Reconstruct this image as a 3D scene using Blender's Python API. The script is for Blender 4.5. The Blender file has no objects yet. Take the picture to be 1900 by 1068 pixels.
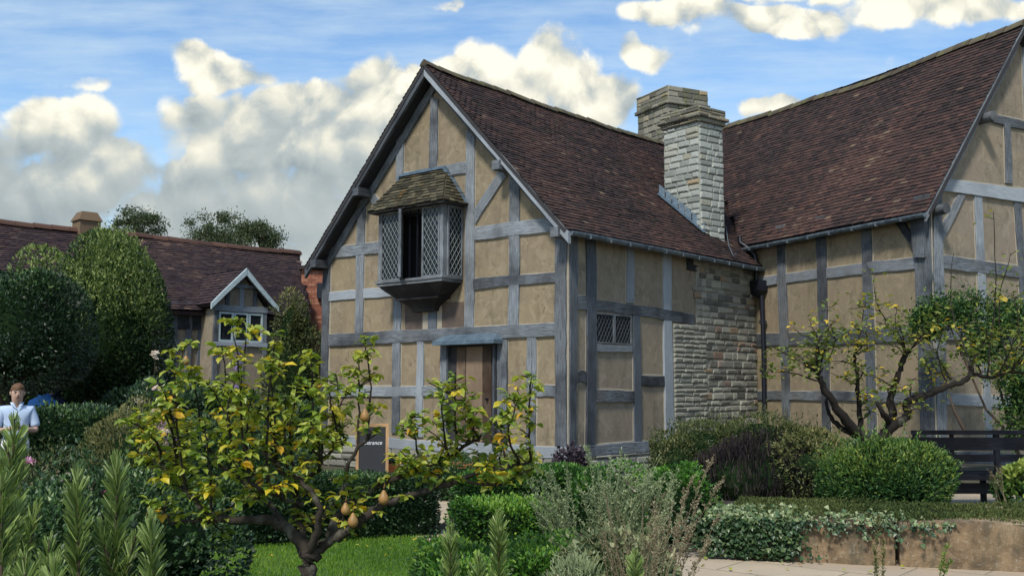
import bpy, math, random
import numpy as np
from math import sin, cos, tan, atan, atan2, radians, pi, sqrt
R = random.Random(7)
NR = np.random.RandomState(11)
C = bpy.context.scene.collection

# ------------------------------------------------------------ camera, sky, sun
PIT = atan((720 - 534) / 1901.0)
cam_d = bpy.data.cameras.new('camera'); cam = bpy.data.objects.new('camera', cam_d); C.objects.link(cam)
cam.location = (0, 0, 1.65); cam.rotation_euler = (pi / 2 + PIT, 0, 0)
cam_d.sensor_width = 36; cam_d.lens = 36 * 1901 / 1900; cam_d.clip_end = 2000; cam_d.clip_start = .05
bpy.context.scene.camera = cam
SUN_EL, SUN_AZ = radians(50), radians(-157)      # azimuth clockwise from +Y (view direction)
vs = bpy.context.scene.view_settings
vs.view_transform = 'Standard'; vs.look = 'None'; vs.gamma = 1; vs.exposure = 1.0
sd = bpy.data.lights.new('sun', 'SUN'); so = bpy.data.objects.new('sun', sd); C.objects.link(so)
sd.energy = 2.1; sd.angle = radians(8); sd.color = (1, .93, .82)
so.rotation_euler = (pi / 2 - SUN_EL, 0, -SUN_AZ + pi)

CAMP = np.array([0, 0, 1.65])
def ray(px, py):
    x = (px - 950) / 1901.; y = (534 - py) / 1901.
    return np.array([x, cos(PIT) - y * sin(PIT), sin(PIT) + y * cos(PIT)])
def atY(px, py, Y): r = ray(px, py); return CAMP + r * (Y / r[1])
def atZ(px, py, z=0): r = ray(px, py); return CAMP + r * ((z - 1.65) / r[2])
def hit(px, py, o, n): r = ray(px, py); return CAMP + r * (np.dot(o - CAMP, n) / np.dot(r, n))
def dirv(az): return np.array([sin(radians(az)), cos(radians(az)), 0.])
def V(*a): return np.array(a, float)
def nrm(v): v = np.asarray(v, float); return v / (np.linalg.norm(v) + 1e-12)

# world: Nishita sky with cumulus laid out by direction
w = bpy.data.worlds.new('World'); bpy.context.scene.world = w; w.use_nodes = True
def build_world():
    nt = w.node_tree; nt.nodes.clear(); L = nt.links
    def N(tree, t, **k):
        n = tree.nodes.new(t)
        for a, b in k.items(): setattr(n, a, b)
        return n
    # group: cloud density at plane coordinates p
    g = bpy.data.node_groups.new('cloud_density', 'ShaderNodeTree')
    g.interface.new_socket('p', in_out='INPUT', socket_type='NodeSocketVector')
    g.interface.new_socket('d', in_out='OUTPUT', socket_type='NodeSocketFloat')
    gi = N(g, 'NodeGroupInput'); go = N(g, 'NodeGroupOutput')
    def mth(tree, op, a, b=None, clamp=False):
        n = N(tree, 'ShaderNodeMath', operation=op); n.use_clamp = clamp
        for i, s in enumerate((a, b)):
            if s is None: continue
            if isinstance(s, (int, float)): n.inputs[i].default_value = s
            else: tree.links.new(s, n.inputs[i])
        return n.outputs[0]
    # warp
    wn = N(g, 'ShaderNodeTexNoise'); wn.inputs['Scale'].default_value = 9; wn.inputs['Detail'].default_value = 5
    g.links.new(gi.outputs[0], wn.inputs['Vector'])
    ws = N(g, 'ShaderNodeVectorMath', operation='SUBTRACT'); g.links.new(wn.outputs['Color'], ws.inputs[0]); ws.inputs[1].default_value = (.5, .5, .5)
    wm = N(g, 'ShaderNodeVectorMath', operation='SCALE'); g.links.new(ws.outputs[0], wm.inputs[0]); wm.inputs['Scale'].default_value = .085
    wa = N(g, 'ShaderNodeVectorMath', operation='ADD'); g.links.new(gi.outputs[0], wa.inputs[0]); g.links.new(wm.outputs[0], wa.inputs[1])
    blobs = [(110, 235, 95, 62, 1.1), (60, 300, 130, 70, 1.), (190, 295, 110, 55, 1.), (155, 152, 62, 15, .75),
             (400, 125, 95, 32, .95), (430, 215, 120, 60, 1.), (560, 175, 120, 45, .95), (640, 220, 150, 75, 1.),
             (760, 160, 120, 60, 1.), (880, 130, 95, 68, 1.15), (1020, 125, 75, 62, 1.15), (1110, 185, 80, 62, 1.1), (960, 210, 190, 75, 1.),
             (330, 330, 330, 60, .95), (620, 320, 260, 80, .95), (200, 400, 420, 60, .9), (520, 400, 260, 60, 1.), (600, 470, 500, 50, .95), (0, 470, 400, 60, .9), (90, 350, 190, 60, 1.05), (280, 325, 120, 45, .95), (560, 270, 220, 60, 1.05), (300, 440, 300, 45, 1.), (300, 375, 80, 65, 1.1),
             (1270, 12, 110, 26, .85), (1450, 30, 150, 34, .9), (1750, 15, 190, 36, 1.), (1205, 82, 62, 26, .85), (1425, 200, 48, 20, 1.),
             (830, 4, 40, 10, .8), (1560, -60, 260, 50, 1.), (-300, 250, 250, 120, 1.), (2300, 150, 250, 120, 1.), (600, -300, 420, 110, .9), (1500, -500, 500, 160, .9), (-500, -400, 500, 200, .9)]
    acc = None
    for (bx, by, rx, ry, s) in blobs:
        r0 = ray(bx, by); cx, cz = r0[0] / r0[1], r0[2] / r0[1]
        sb = N(g, 'ShaderNodeVectorMath', operation='SUBTRACT'); g.links.new(wa.outputs[0], sb.inputs[0]); sb.inputs[1].default_value = (cx, cz, 0)
        mu = N(g, 'ShaderNodeVectorMath', operation='MULTIPLY'); g.links.new(sb.outputs[0], mu.inputs[0]); mu.inputs[1].default_value = (1901 / rx / 1.35, 1901 / ry / 1.35, 0)
        ln = N(g, 'ShaderNodeVectorMath', operation='LENGTH'); g.links.new(mu.outputs[0], ln.inputs[0])
        mr = N(g, 'ShaderNodeMapRange', interpolation_type='SMOOTHSTEP'); g.links.new(ln.outputs['Value'], mr.inputs[0])
        mr.inputs[1].default_value = 1.35; mr.inputs[2].default_value = .35; mr.inputs[3].default_value = 0; mr.inputs[4].default_value = s
        if acc is None: acc = mr.outputs[0]
        else:
            sm = N(g, 'ShaderNodeMath', operation='SMOOTH_MAX'); g.links.new(acc, sm.inputs[0]); g.links.new(mr.outputs[0], sm.inputs[1]); sm.inputs[2].default_value = .15
            acc = sm.outputs[0]
    g.links.new(acc, go.inputs[0])
    gd = bpy.data.node_groups.new('cloud_detail', 'ShaderNodeTree')
    gd.interface.new_socket('p', in_out='INPUT', socket_type='NodeSocketVector'); gd.interface.new_socket('d', in_out='OUTPUT', socket_type='NodeSocketFloat')
    di = N(gd, 'NodeGroupInput'); do = N(gd, 'NodeGroupOutput')
    f1 = N(gd, 'ShaderNodeTexNoise'); f1.inputs['Scale'].default_value = 15; f1.inputs['Detail'].default_value = 7; f1.inputs['Roughness'].default_value = .58; f1.inputs['Distortion'].default_value = .35
    gd.links.new(di.outputs[0], f1.inputs['Vector'])
    v1 = N(gd, 'ShaderNodeTexVoronoi', feature='F1'); v1.inputs['Scale'].default_value = 24
    vw = N(gd, 'ShaderNodeVectorMath', operation='ADD'); vs_ = N(gd, 'ShaderNodeVectorMath', operation='SCALE'); gd.links.new(f1.outputs['Color'], vs_.inputs[0]); vs_.inputs['Scale'].default_value = .05
    gd.links.new(di.outputs[0], vw.inputs[0]); gd.links.new(vs_.outputs[0], vw.inputs[1]); gd.links.new(vw.outputs[0], v1.inputs['Vector'])
    t = mth(gd, 'SUBTRACT', f1.outputs['Fac'], .5); t = mth(gd, 'MULTIPLY', t, 1.0)
    t2 = mth(gd, 'SUBTRACT', .4, v1.outputs['Distance']); t2 = mth(gd, 'MULTIPLY', t2, .75)
    gd.links.new(mth(gd, 'ADD', t, t2), do.inputs[0])
    # main tree
    tc = N(nt, 'ShaderNodeTexCoord'); sx = N(nt, 'ShaderNodeSeparateXYZ'); L.new(tc.outputs['Generated'], sx.inputs[0])
    ay = mth(nt, 'MAXIMUM', mth(nt, 'ABSOLUTE', sx.outputs['Y']), .22)
    pu = mth(nt, 'DIVIDE', sx.outputs['X'], ay); pv = mth(nt, 'DIVIDE', sx.outputs['Z'], ay)
    cb = N(nt, 'ShaderNodeCombineXYZ'); L.new(pu, cb.inputs[0]); L.new(pv, cb.inputs[1])
    g1 = N(nt, 'ShaderNodeGroup'); g1.node_tree = g; L.new(cb.outputs[0], g1.inputs[0])
    d1 = N(nt, 'ShaderNodeGroup'); d1.node_tree = gd; L.new(cb.outputs[0], d1.inputs[0])
    dens = mth(nt, 'ADD', g1.outputs[0], d1.outputs[0])
    off = N(nt, 'ShaderNodeVectorMath', operation='ADD'); L.new(cb.outputs[0], off.inputs[0]); off.inputs[1].default_value = (.006, .02, 0)
    g2 = N(nt, 'ShaderNodeGroup'); g2.node_tree = gd; L.new(off.outputs[0], g2.inputs[0])
    al = N(nt, 'ShaderNodeMapRange', interpolation_type='SMOOTHSTEP'); L.new(dens, al.inputs[0]); al.inputs[1].default_value = .33; al.inputs[2].default_value = .74
    dif = mth(nt, 'SUBTRACT', d1.outputs[0], g2.outputs[0]); dif = mth(nt, 'MULTIPLY', dif, 1.35)
    damp = N(nt, 'ShaderNodeMapRange'); L.new(pv, damp.inputs[0]); damp.inputs[1].default_value = .17; damp.inputs[2].default_value = .31; damp.inputs[3].default_value = .3; damp.inputs[4].default_value = 1.
    dif = mth(nt, 'MULTIPLY', dif, damp.outputs[0])
    hgt = N(nt, 'ShaderNodeMapRange'); L.new(pv, hgt.inputs[0]); hgt.inputs[1].default_value = .15; hgt.inputs[2].default_value = .33; hgt.inputs[3].default_value = .18; hgt.inputs[4].default_value = .8
    lit = mth(nt, 'ADD', dif, hgt.outputs[0]); 
    big = N(nt, 'ShaderNodeTexNoise'); big.inputs['Scale'].default_value = 5; big.inputs['Detail'].default_value = 4; L.new(off.outputs[0], big.inputs['Vector'])
    lit = mth(nt, 'ADD', lit, mth(nt, 'MULTIPLY', mth(nt, 'SUBTRACT', big.outputs['Fac'], .45), 1.0), clamp=True)
    ramp = N(nt, 'ShaderNodeValToRGB'); L.new(lit, ramp.inputs[0])
    e = ramp.color_ramp.elements; e[0].color = (.25, .31, .34, 1); e[0].position = 0; e[1].color = (.93, .895, .76, 1); e[1].position = 1
    m = e.new(.45); m.color = (.45, .495, .49, 1)
    m = e.new(.75); m.color = (.72, .71, .61, 1)
    cs = N(nt, 'ShaderNodeVectorMath', operation='SCALE'); L.new(ramp.outputs[0], cs.inputs[0]); cs.inputs['Scale'].default_value = 5.9
    # wispy high cloud: stretched noise
    mp = N(nt, 'ShaderNodeMapping'); mp.inputs['Scale'].default_value = (4, 22, 1); mp.inputs['Rotation'].default_value = (0, 0, radians(-7)); L.new(cb.outputs[0], mp.inputs[0])
    ci = N(nt, 'ShaderNodeTexNoise'); ci.inputs['Scale'].default_value = 1.6; ci.inputs['Detail'].default_value = 7; ci.inputs['Roughness'].default_value = .6; L.new(mp.outputs[0], ci.inputs['Vector'])
    cim = N(nt, 'ShaderNodeMapRange'); L.new(ci.outputs['Fac'], cim.inputs[0]); cim.inputs[1].default_value = .38; cim.inputs[2].default_value = .72; cim.inputs[4].default_value = .5
    sky = N(nt, 'ShaderNodeTexSky', sky_type='NISHITA'); sky.sun_disc = False; sky.sun_elevation = SUN_EL; sky.sun_rotation = SUN_AZ
    sky.air_density = 1.1; sky.dust_density = .35; sky.ozone_density = 2.2
    hs = N(nt, 'ShaderNodeHueSaturation'); L.new(sky.outputs[0], hs.inputs['Color']); hs.inputs['Saturation'].default_value = 1.1; hs.inputs['Value'].default_value = .92
    m1 = N(nt, 'ShaderNodeMix', data_type='RGBA'); L.new(cim.outputs[0], m1.inputs[0]); L.new(hs.outputs[0], m1.inputs[6]); m1.inputs[7].default_value = (3.6, 4.3, 4.7, 1)
    m2 = N(nt, 'ShaderNodeMix', data_type='RGBA'); L.new(al.outputs[0], m2.inputs[0]); L.new(m1.outputs[2], m2.inputs[6]); L.new(cs.outputs[0], m2.inputs[7])
    bg = N(nt, 'ShaderNodeBackground'); bg.inputs['Strength'].default_value = .1; L.new(m2.outputs[2], bg.inputs[0])
    out = N(nt, 'ShaderNodeOutputWorld'); L.new(bg.outputs[0], out.inputs[0])
build_world()
w.cycles.sampling_method = 'NONE'

# ------------------------------------------------------------ tagging and meshes
def tag(o, label=None, cat=None, group=None, kind=None):
    if label: o['label'] = label
    if cat: o['category'] = cat
    if group: o['group'] = group
    if kind: o['kind'] = kind
    return o
def thing(name, label, cat, loc=(0, 0, 0), group=None):
    o = bpy.data.objects.new(name, None); C.objects.link(o); o.location = tuple(loc); o.empty_display_size = .2
    return tag(o, label, cat, group)
def origin_of(p):
    v = np.zeros(3)
    while p is not None: v += np.array(p.location); p = p.parent
    return v
class MB:
    """collects polygons in world coordinates; build() links ONE mesh object"""
    def __init__(s): s.v = []; s.f = []; s.uv = []; s.t = []; s.smooth = []
    def face(s, pts, uv=None, t=.5, sm=False):
        i = len(s.v); s.v.extend([tuple(p) for p in pts]); n = len(pts)
        s.f.append(tuple(range(i, i + n))); s.uv.extend(uv if uv is not None else [(0, 0)] * n); s.t.extend([t] * n); s.smooth.append(sm)
    def grid(s, P, t=.5, closed=False, sm=True, uvs=None):
        # P: rows of points, quads between rows (shared verts)
        i = len(s.v); nr, nc = len(P), len(P[0])
        for r in P: s.v.extend([tuple(p) for p in r])
        s.t.extend([t] * (nr * nc))
        for a in range(nr - 1):
            for b in range(nc if closed else nc - 1):
                b2 = (b + 1) % nc
                s.f.append((i + a * nc + b, i + a * nc + b2, i + (a + 1) * nc + b2, i + (a + 1) * nc + b))
                if uvs is not None: s.uv.extend([uvs[a][b], uvs[a][b + 1], uvs[a + 1][b + 1], uvs[a + 1][b]])
                else: s.uv.extend([(a * .1, b * .1)] * 4)
                s.smooth.append(sm)
    def box(s, o, a, b, c, t=.5):
        o, a, b, c = map(lambda q: np.asarray(q, float), (o, a, b, c))
        if np.dot(np.cross(a, b), c) < 0: a, b = b, a
        la, lb, lc = map(np.linalg.norm, (a, b, c))
        for (p, e, f, le, lf) in ((o, b, a, lb, la), (o + c, a, b, la, lb), (o, a, c, la, lc), (o + b, c, a, lc, la), (o, c, b, lc, lb), (o + a, b, c, lb, lc)):
            uv = [(0, 0), (le, 0), (le, lf), (0, lf)] if le >= lf else [(0, 0), (0, le), (lf, le), (lf, 0)]
            s.face([p, p + e, p + e + f, p + f], uv, t)
    def bar(s, p, q, w, h, up=(0, 0, 1), t=.5):
        p, q = np.asarray(p, float), np.asarray(q, float); d = nrm(q - p)
        x = nrm(np.cross(d, up)); y = nrm(np.cross(x, d))
        s.box(p - x * w / 2 - y * h / 2, q - p, x * w, y * h, t)
    def tube(s, pts, rad, n=7, t=.5, jit=0., cap=True):
        pts = [np.asarray(p, float) for p in pts]; rows = []; uvs = []; L = 0
        up = V(0.3, 0.2, 1)
        for i, p in enumerate(pts):
            d = nrm(pts[min(i + 1, len(pts) - 1)] - pts[max(i - 1, 0)])
            x = np.cross(d, up)
            if np.linalg.norm(x) < .1: x = np.cross(d, V(1, 0, 0))
            x = nrm(x); y = np.cross(x, d)
            up = np.cross(d, x) * -1 if False else up
            r = rad[i] if hasattr(rad, '__len__') else rad
            if i: L += np.linalg.norm(p - pts[i - 1])
            rows.append([p + (x * cos(k * 2 * pi / n) + y * sin(k * 2 * pi / n)) * r * (1 + R.uniform(-jit, jit)) for k in range(n)])
            uvs.append([(L, k / n * .3) for k in range(n + 1)])
        s.grid(rows, t, closed=True, uvs=uvs)
        if cap:
            s.face(rows[0][::-1], None, t); s.face(rows[-1], None, t)
    def build(s, name, m, parent=None, label=None):
        off = origin_of(parent)
        me = bpy.data.meshes.new(name)
        vv = np.array(s.v, dtype=np.float64) - off
        me.from_pydata(vv.tolist(), [], s.f)
        uvl = me.uv_layers.new(name='UVMap'); uvl.data.foreach_set('uv', np.array(s.uv, dtype=np.float32).ravel())
        # per-vertex tint
        at = me.attributes.new('tint', 'FLOAT', 'POINT')
        tt = np.full(len(s.v), .5, dtype=np.float32)
        k = 0
        tt[:len(s.t)] = s.t[:len(s.v)]
        at.data.foreach_set('value', tt)
        me.polygons.foreach_set('use_smooth', s.smooth)
        me.materials.append(m); me.update()
        o = bpy.data.objects.new(name, me); C.objects.link(o); o.parent = parent
        if label: o['label'] = label
        return o
def raw_mesh(name, v, faces_flat, nper, tint, m, parent=None, smooth=False, label=None):
    """fast mesh: v (N,3), faces_flat index array, nper verts per face array or int"""
    off = origin_of(parent); v = (v - off).astype(np.float32)
    me = bpy.data.meshes.new(name)
    nf = len(faces_flat) // nper if isinstance(nper, int) else len(nper)
    cnt = np.full(nf, nper) if isinstance(nper, int) else np.asarray(nper)
    me.vertices.add(len(v)); me.vertices.foreach_set('co', v.ravel())
    me.loops.add(len(faces_flat)); me.loops.foreach_set('vertex_index', np.asarray(faces_flat, dtype=np.int32))
    me.polygons.add(nf); st = np.concatenate([[0], np.cumsum(cnt)[:-1]]).astype(np.int32)
    me.polygons.foreach_set('loop_start', st)
    try: me.polygons.foreach_set('loop_total', cnt.astype(np.int32))
    except Exception: pass
    me.polygons.foreach_set('use_smooth', np.full(nf, smooth))
    at = me.attributes.new('tint', 'FLOAT', 'POINT'); at.data.foreach_set('value', tint.astype(np.float32))
    me.materials.append(m); me.update(calc_edges=True); me.validate()
    o = bpy.data.objects.new(name, me); C.objects.link(o); o.parent = parent
    if label: o['label'] = label
    return o

# ------------------------------------------------------------ materials
def new_mat(name):
    m = bpy.data.materials.new(name); m.use_nodes = True; nt = m.node_tree
    b = nt.nodes['Principled BSDF']; return m, nt, b
def nd(nt, t, **k):
    n = nt.nodes.new(t)
    for a, b in k.items(): setattr(n, a, b)
    return n
def ramp(nt, fac, stops):
    r = nd(nt, 'ShaderNodeValToRGB'); e = r.color_ramp.elements
    e[0].position, e[0].color = stops[0][0], (*stops[0][1], 1)
    e[1].position, e[1].color = stops[-1][0], (*stops[-1][1], 1)
    for p, c in stops[1:-1]:
        x = e.new(p); x.color = (*c, 1)
    nt.links.new(fac, r.inputs[0]); return r.outputs[0]
def noise(nt, vec, scale, detail=4, rough=.5, dist=0):
    n = nd(nt, 'ShaderNodeTexNoise'); n.inputs['Scale'].default_value = scale; n.inputs['Detail'].default_value = detail
    n.inputs['Roughness'].default_value = rough; n.inputs['Distortion'].default_value = dist
    if vec is not None: nt.links.new(vec, n.inputs['Vector'])
    return n.outputs['Fac']
def mix(nt, f, a, b, mode='MIX'):
    n = nd(nt, 'ShaderNodeMix', data_type='RGBA', blend_type=mode)
    for i, s in ((0, f), (6, a), (7, b)):
        if isinstance(s, (int, float)): n.inputs[i].default_value = s
        elif isinstance(s, tuple): n.inputs[i].default_value = (*s, 1)
        else: nt.links.new(s, n.inputs[i])
    return n.outputs[2]
def mrange(nt, v, a, b, c=0., d=1.):
    n = nd(nt, 'ShaderNodeMapRange'); nt.links.new(v, n.inputs[0])
    for i, x in enumerate((a, b, c, d)): n.inputs[i + 1].default_value = x
    return n.outputs[0]
def geo_pos(nt): return nd(nt, 'ShaderNodeNewGeometry').outputs['Position']
def mapping(nt, vec, sc=(1, 1, 1), rot=(0, 0, 0)):
    n = nd(nt, 'ShaderNodeMapping'); nt.links.new(vec, n.inputs[0]); n.inputs['Scale'].default_value = sc; n.inputs['Rotation'].default_value = rot; return n.outputs[0]
def bump(nt, b, h, strength=.3, dist=.01):
    n = nd(nt, 'ShaderNodeBump'); n.inputs['Strength'].default_value = strength; n.inputs['Distance'].default_value = dist
    nt.links.new(h, n.inputs['Height']); nt.links.new(n.outputs[0], b.inputs['Normal'])
def attr(nt, name='tint'):
    return nd(nt, 'ShaderNodeAttribute', attribute_name=name).outputs['Fac']

def m_plaster(name, c1, c2, c3):
    m, nt, b = new_mat(name); p = geo_pos(nt)
    n1 = noise(nt, p, 1.7, 5, .6, .6); n2 = noise(nt, p, 60, 5, .7); n3 = noise(nt, mapping(nt, p, (3, 3, .6)), 1.6, 6, .65)
    n4 = noise(nt, p, 9, 6, .7)
    c = ramp(nt, n1, [(.3, c1), (.5, c2), (.7, c3)])
    c = mix(nt, mrange(nt, n3, .5, .7, 0, .6), c, tuple(x * .62 for x in c1))
    c = mix(nt, mrange(nt, n4, .35, .7, 0, .35), c, tuple(min(1, x * 1.25) for x in c2))
    c = mix(nt, mrange(nt, n2, .3, .7, .0, .5), c, (.10, .085, .06), 'SOFT_LIGHT')
    vo = nd(nt, 'ShaderNodeTexVoronoi', feature='DISTANCE_TO_EDGE'); vo.inputs['Scale'].default_value = 1.5
    wv = nd(nt, 'ShaderNodeVectorMath', operation='SCALE'); nn = nd(nt, 'ShaderNodeTexNoise'); nn.inputs['Scale'].default_value = 4; nn.inputs['Detail'].default_value = 6; nt.links.new(p, nn.inputs['Vector']); nt.links.new(nn.outputs['Color'], wv.inputs[0]); wv.inputs['Scale'].default_value = .5
    av = nd(nt, 'ShaderNodeVectorMath', operation='ADD'); nt.links.new(p, av.inputs[0]); nt.links.new(wv.outputs[0], av.inputs[1]); nt.links.new(av.outputs[0], vo.inputs['Vector'])
    vc = nd(nt, 'ShaderNodeTexVoronoi'); vc.inputs['Scale'].default_value = .95; nt.links.new(av.outputs[0], vc.inputs['Vector']); sg = nd(nt, 'ShaderNodeSeparateColor'); nt.links.new(vc.outputs['Color'], sg.inputs[0])
    c = mix(nt, mrange(nt, sg.outputs[0], .35, 1, 0, .55), c, c3 if c3[0] < c2[0] else c1); c = mix(nt, mrange(nt, sg.outputs[1], .5, 1, 0, .4), c, tuple(x * y for x, y in zip(c2, (1.1, 1.02, .92))))
    ck = nd(nt, 'ShaderNodeMath', operation='MULTIPLY'); nt.links.new(mrange(nt, vo.outputs['Distance'], .002, .010, .7, 0), ck.inputs[0]); nt.links.new(mrange(nt, n1, .42, .55, 0, 1), ck.inputs[1])
    c = mix(nt, ck.outputs[0], c, tuple(x * .45 for x in c1))
    c = mix(nt, mrange(nt, noise(nt, p, 3.2, 3, .5, 1.5), .56, .62, 0, .28), c, tuple(x * 1.3 for x in c2))
    nt.links.new(c, b.inputs['Base Color']); b.inputs['Roughness'].default_value = .93; b.inputs['Specular IOR Level'].default_value = .15
    h = nd(nt, 'ShaderNodeMath', operation='ADD'); nt.links.new(n4, h.inputs[0]); nt.links.new(n2, h.inputs[1])
    bump(nt, b, h.outputs[0], .45, .012); return m
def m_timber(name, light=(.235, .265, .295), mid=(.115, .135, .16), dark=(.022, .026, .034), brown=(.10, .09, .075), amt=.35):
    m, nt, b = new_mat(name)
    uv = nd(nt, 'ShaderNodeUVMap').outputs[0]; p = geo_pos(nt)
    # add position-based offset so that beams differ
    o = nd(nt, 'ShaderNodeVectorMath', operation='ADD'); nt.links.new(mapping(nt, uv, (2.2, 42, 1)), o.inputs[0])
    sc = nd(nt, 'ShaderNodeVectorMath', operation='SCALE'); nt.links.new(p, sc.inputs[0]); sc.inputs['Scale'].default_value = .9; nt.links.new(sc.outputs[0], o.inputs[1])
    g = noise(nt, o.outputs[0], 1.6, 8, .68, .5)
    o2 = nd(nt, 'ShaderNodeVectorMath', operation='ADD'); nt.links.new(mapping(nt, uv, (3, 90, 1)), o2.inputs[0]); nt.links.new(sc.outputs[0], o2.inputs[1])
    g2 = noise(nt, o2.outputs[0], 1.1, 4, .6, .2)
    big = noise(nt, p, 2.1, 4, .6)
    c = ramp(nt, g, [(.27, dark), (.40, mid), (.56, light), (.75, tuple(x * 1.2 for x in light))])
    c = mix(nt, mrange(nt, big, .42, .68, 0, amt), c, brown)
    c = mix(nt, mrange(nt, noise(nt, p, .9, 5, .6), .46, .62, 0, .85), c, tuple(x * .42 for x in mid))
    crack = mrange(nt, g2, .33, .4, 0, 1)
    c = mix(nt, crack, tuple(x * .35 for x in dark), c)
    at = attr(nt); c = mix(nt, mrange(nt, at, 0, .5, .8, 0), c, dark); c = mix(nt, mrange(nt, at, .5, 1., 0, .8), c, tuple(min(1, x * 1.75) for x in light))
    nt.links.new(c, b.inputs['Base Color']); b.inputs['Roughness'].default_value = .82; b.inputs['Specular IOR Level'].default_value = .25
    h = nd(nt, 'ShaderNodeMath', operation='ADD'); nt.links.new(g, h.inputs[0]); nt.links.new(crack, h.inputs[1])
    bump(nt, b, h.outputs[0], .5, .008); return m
def m_tint(name, stops, rough=.85, bscale=25, bstr=.4, bdist=.01, moss=None, mottle=.35, extra=None):
    m, nt, b = new_mat(name); p = geo_pos(nt)
    c = ramp(nt, attr(nt), stops)
    n = noise(nt, p, bscale, 6, .7); n2 = noise(nt, p, bscale * .17, 4, .6)
    c = mix(nt, mrange(nt, n, .35, .7, 0, mottle), c, mix(nt, .5, c, (.5, .48, .42), 'MULTIPLY'))
    if moss: c = mix(nt, mrange(nt, n2, moss[1], moss[1] + .12, 0, moss[2]), c, moss[0])
    nt.links.new(c, b.inputs['Base Color']); b.inputs['Roughness'].default_value = rough; b.inputs['Specular IOR Level'].default_value = .2
    bump(nt, b, n, bstr, bdist); return m
def m_leaf(name, stops, trans=.28, rough=.5, spec=.35):
    m, nt, b = new_mat(name); p = geo_pos(nt)
    c = ramp(nt, attr(nt), stops)
    c = mix(nt, mrange(nt, noise(nt, p, 14, 3, .6), .4, .7, 0, .45), c, mix(nt, 1., c, (.6, .68, .55), 'MULTIPLY'))
    nt.links.new(c, b.inputs['Base Color']); b.inputs['Roughness'].default_value = rough; b.inputs['Specular IOR Level'].default_value = spec
    tr = nd(nt, 'ShaderNodeBsdfTranslucent'); nt.links.new(mix(nt, 1., c, (1., 1., .55), 'MULTIPLY'), tr.inputs[0])
    ms = nd(nt, 'ShaderNodeMixShader'); ms.inputs[0].default_value = trans
    out = nt.nodes['Material Output']; nt.links.new(b.outputs[0], ms.inputs[1]); nt.links.new(tr.outputs[0], ms.inputs[2]); nt.links.new(ms.outputs[0], out.inputs[0])
    return m
def m_plain(name, c, rough=.6, metal=0., nscale=20, namt=.3, spec=.4, c2=None, bstr=.15):
    m, nt, b = new_mat(name); p = geo_pos(nt); n = noise(nt, p, nscale, 6, .65)
    col = mix(nt, mrange(nt, n, .35, .7, 0, 1), c, c2 or tuple(x * (1 - namt) for x in c))
    nt.links.new(col, b.inputs['Base Color']); b.inputs['Roughness'].default_value = rough; b.inputs['Metallic'].default_value = metal; b.inputs['Specular IOR Level'].default_value = spec
    if bstr: bump(nt, b, n, bstr, .01)
    return m

M = {}
M['plaster'] = m_plaster('ochre_plaster', (.165, .14, .102), (.27, .23, .16), (.22, .178, .13))
M['plaster_b'] = m_plaster('pinkish_plaster', (.17, .15, .118), (.27, .238, .185), (.235, .195, .155))
M['plaster_edge'] = m_plain('pale_joint_plaster', (.34, .31, .25), .9, nscale=30)
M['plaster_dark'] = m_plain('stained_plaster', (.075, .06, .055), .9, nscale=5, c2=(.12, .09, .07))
M['timber'] = m_timber('weathered_oak')
M['timber_dark'] = m_timber('dark_oak', (.085, .10, .12), (.04, .048, .06), (.012, .014, .018), (.05, .045, .04))
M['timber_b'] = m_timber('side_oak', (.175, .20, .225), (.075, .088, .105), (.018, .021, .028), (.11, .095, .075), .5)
M['soffit'] = m_plain('dark_soffit', (.035, .035, .04), .9)
M['tile'] = m_tint('clay_tile', [(0, (.020, .015, .016)), (.3, (.038, .027, .026)), (.6, (.066, .039, .034)), (.85, (.094, .053, .042)), (.96, (.11, .08, .06)), (1, (.16, .115, .08))], .8, 35, .5, .006, ((.075, .068, .04), .60, .6))
M['ridge'] = m_tint('mossy_ridge_tile', [(0, (.06, .05, .038)), (1, (.11, .095, .065))], .9, 30, .6, .01, ((.12, .12, .05), .5, .7))
M['bg_tile'] = m_tint('red_brown_tile', [(0, (.02, .015, .02)), (.5, (.042, .029, .033)), (.9, (.075, .05, .045)), (1, (.14, .09, .07))], .85, 20, .4, .006, ((.09, .06, .05), .55, .5))
M['slate'] = m_tint('mossy_stone_slate', [(0, (.03, .028, .02)), (.5, (.06, .056, .036)), (1, (.11, .10, .065))], .9, 22, .8, .015, ((.22, .12, .03), .6, .6))
M['stone'] = m_tint('grey_rubble_stone', [(0, (.09, .088, .08)), (.3, (.18, .18, .16)), (.6, (.26, .26, .225)), (.85, (.33, .33, .28)), (.93, (.19, .13, .11)), (1, (.30, .24, .16))], .92, 22, .7, .02)
M['stone_pale'] = m_tint('pale_grey_stone', [(0, (.21, .235, .22)), (.3, (.31, .34, .32)), (.8, (.42, .45, .42)), (.96, (.32, .32, .26)), (1, (.36, .24, .11))], .92, 20, .7, .02)
M['stone_old'] = m_tint('lichened_brown_stone', [(0, (.09, .088, .075)), (.4, (.19, .185, .155)), (.8, (.29, .28, .23)), (1, (.33, .27, .18))], .92, 20, .8, .02, ((.15, .16, .07), .52, .6))
M['mortar'] = m_plain('pale_mortar', (.30, .30, .26), .95, nscale=18)
M['mortar_pale'] = m_plain('light_mortar', (.36, .375, .33), .95, nscale=18)
M['lead'] = m_plain('blue_grey_lead', (.065, .10, .14), .55, .2, 6, .4, c2=(.13, .19, .24))
M['gutter'] = m_plain('painted_gutter', (.055, .075, .10), .5, .1, 8, .4, c2=(.16, .20, .23))
M['black_iron'] = m_plain('dark_iron', (.012, .015, .025), .45, .2, 10)
M['lattice'] = m_plain('lead_cames', (.12, .15, .175), .5, .3, 20)
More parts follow.
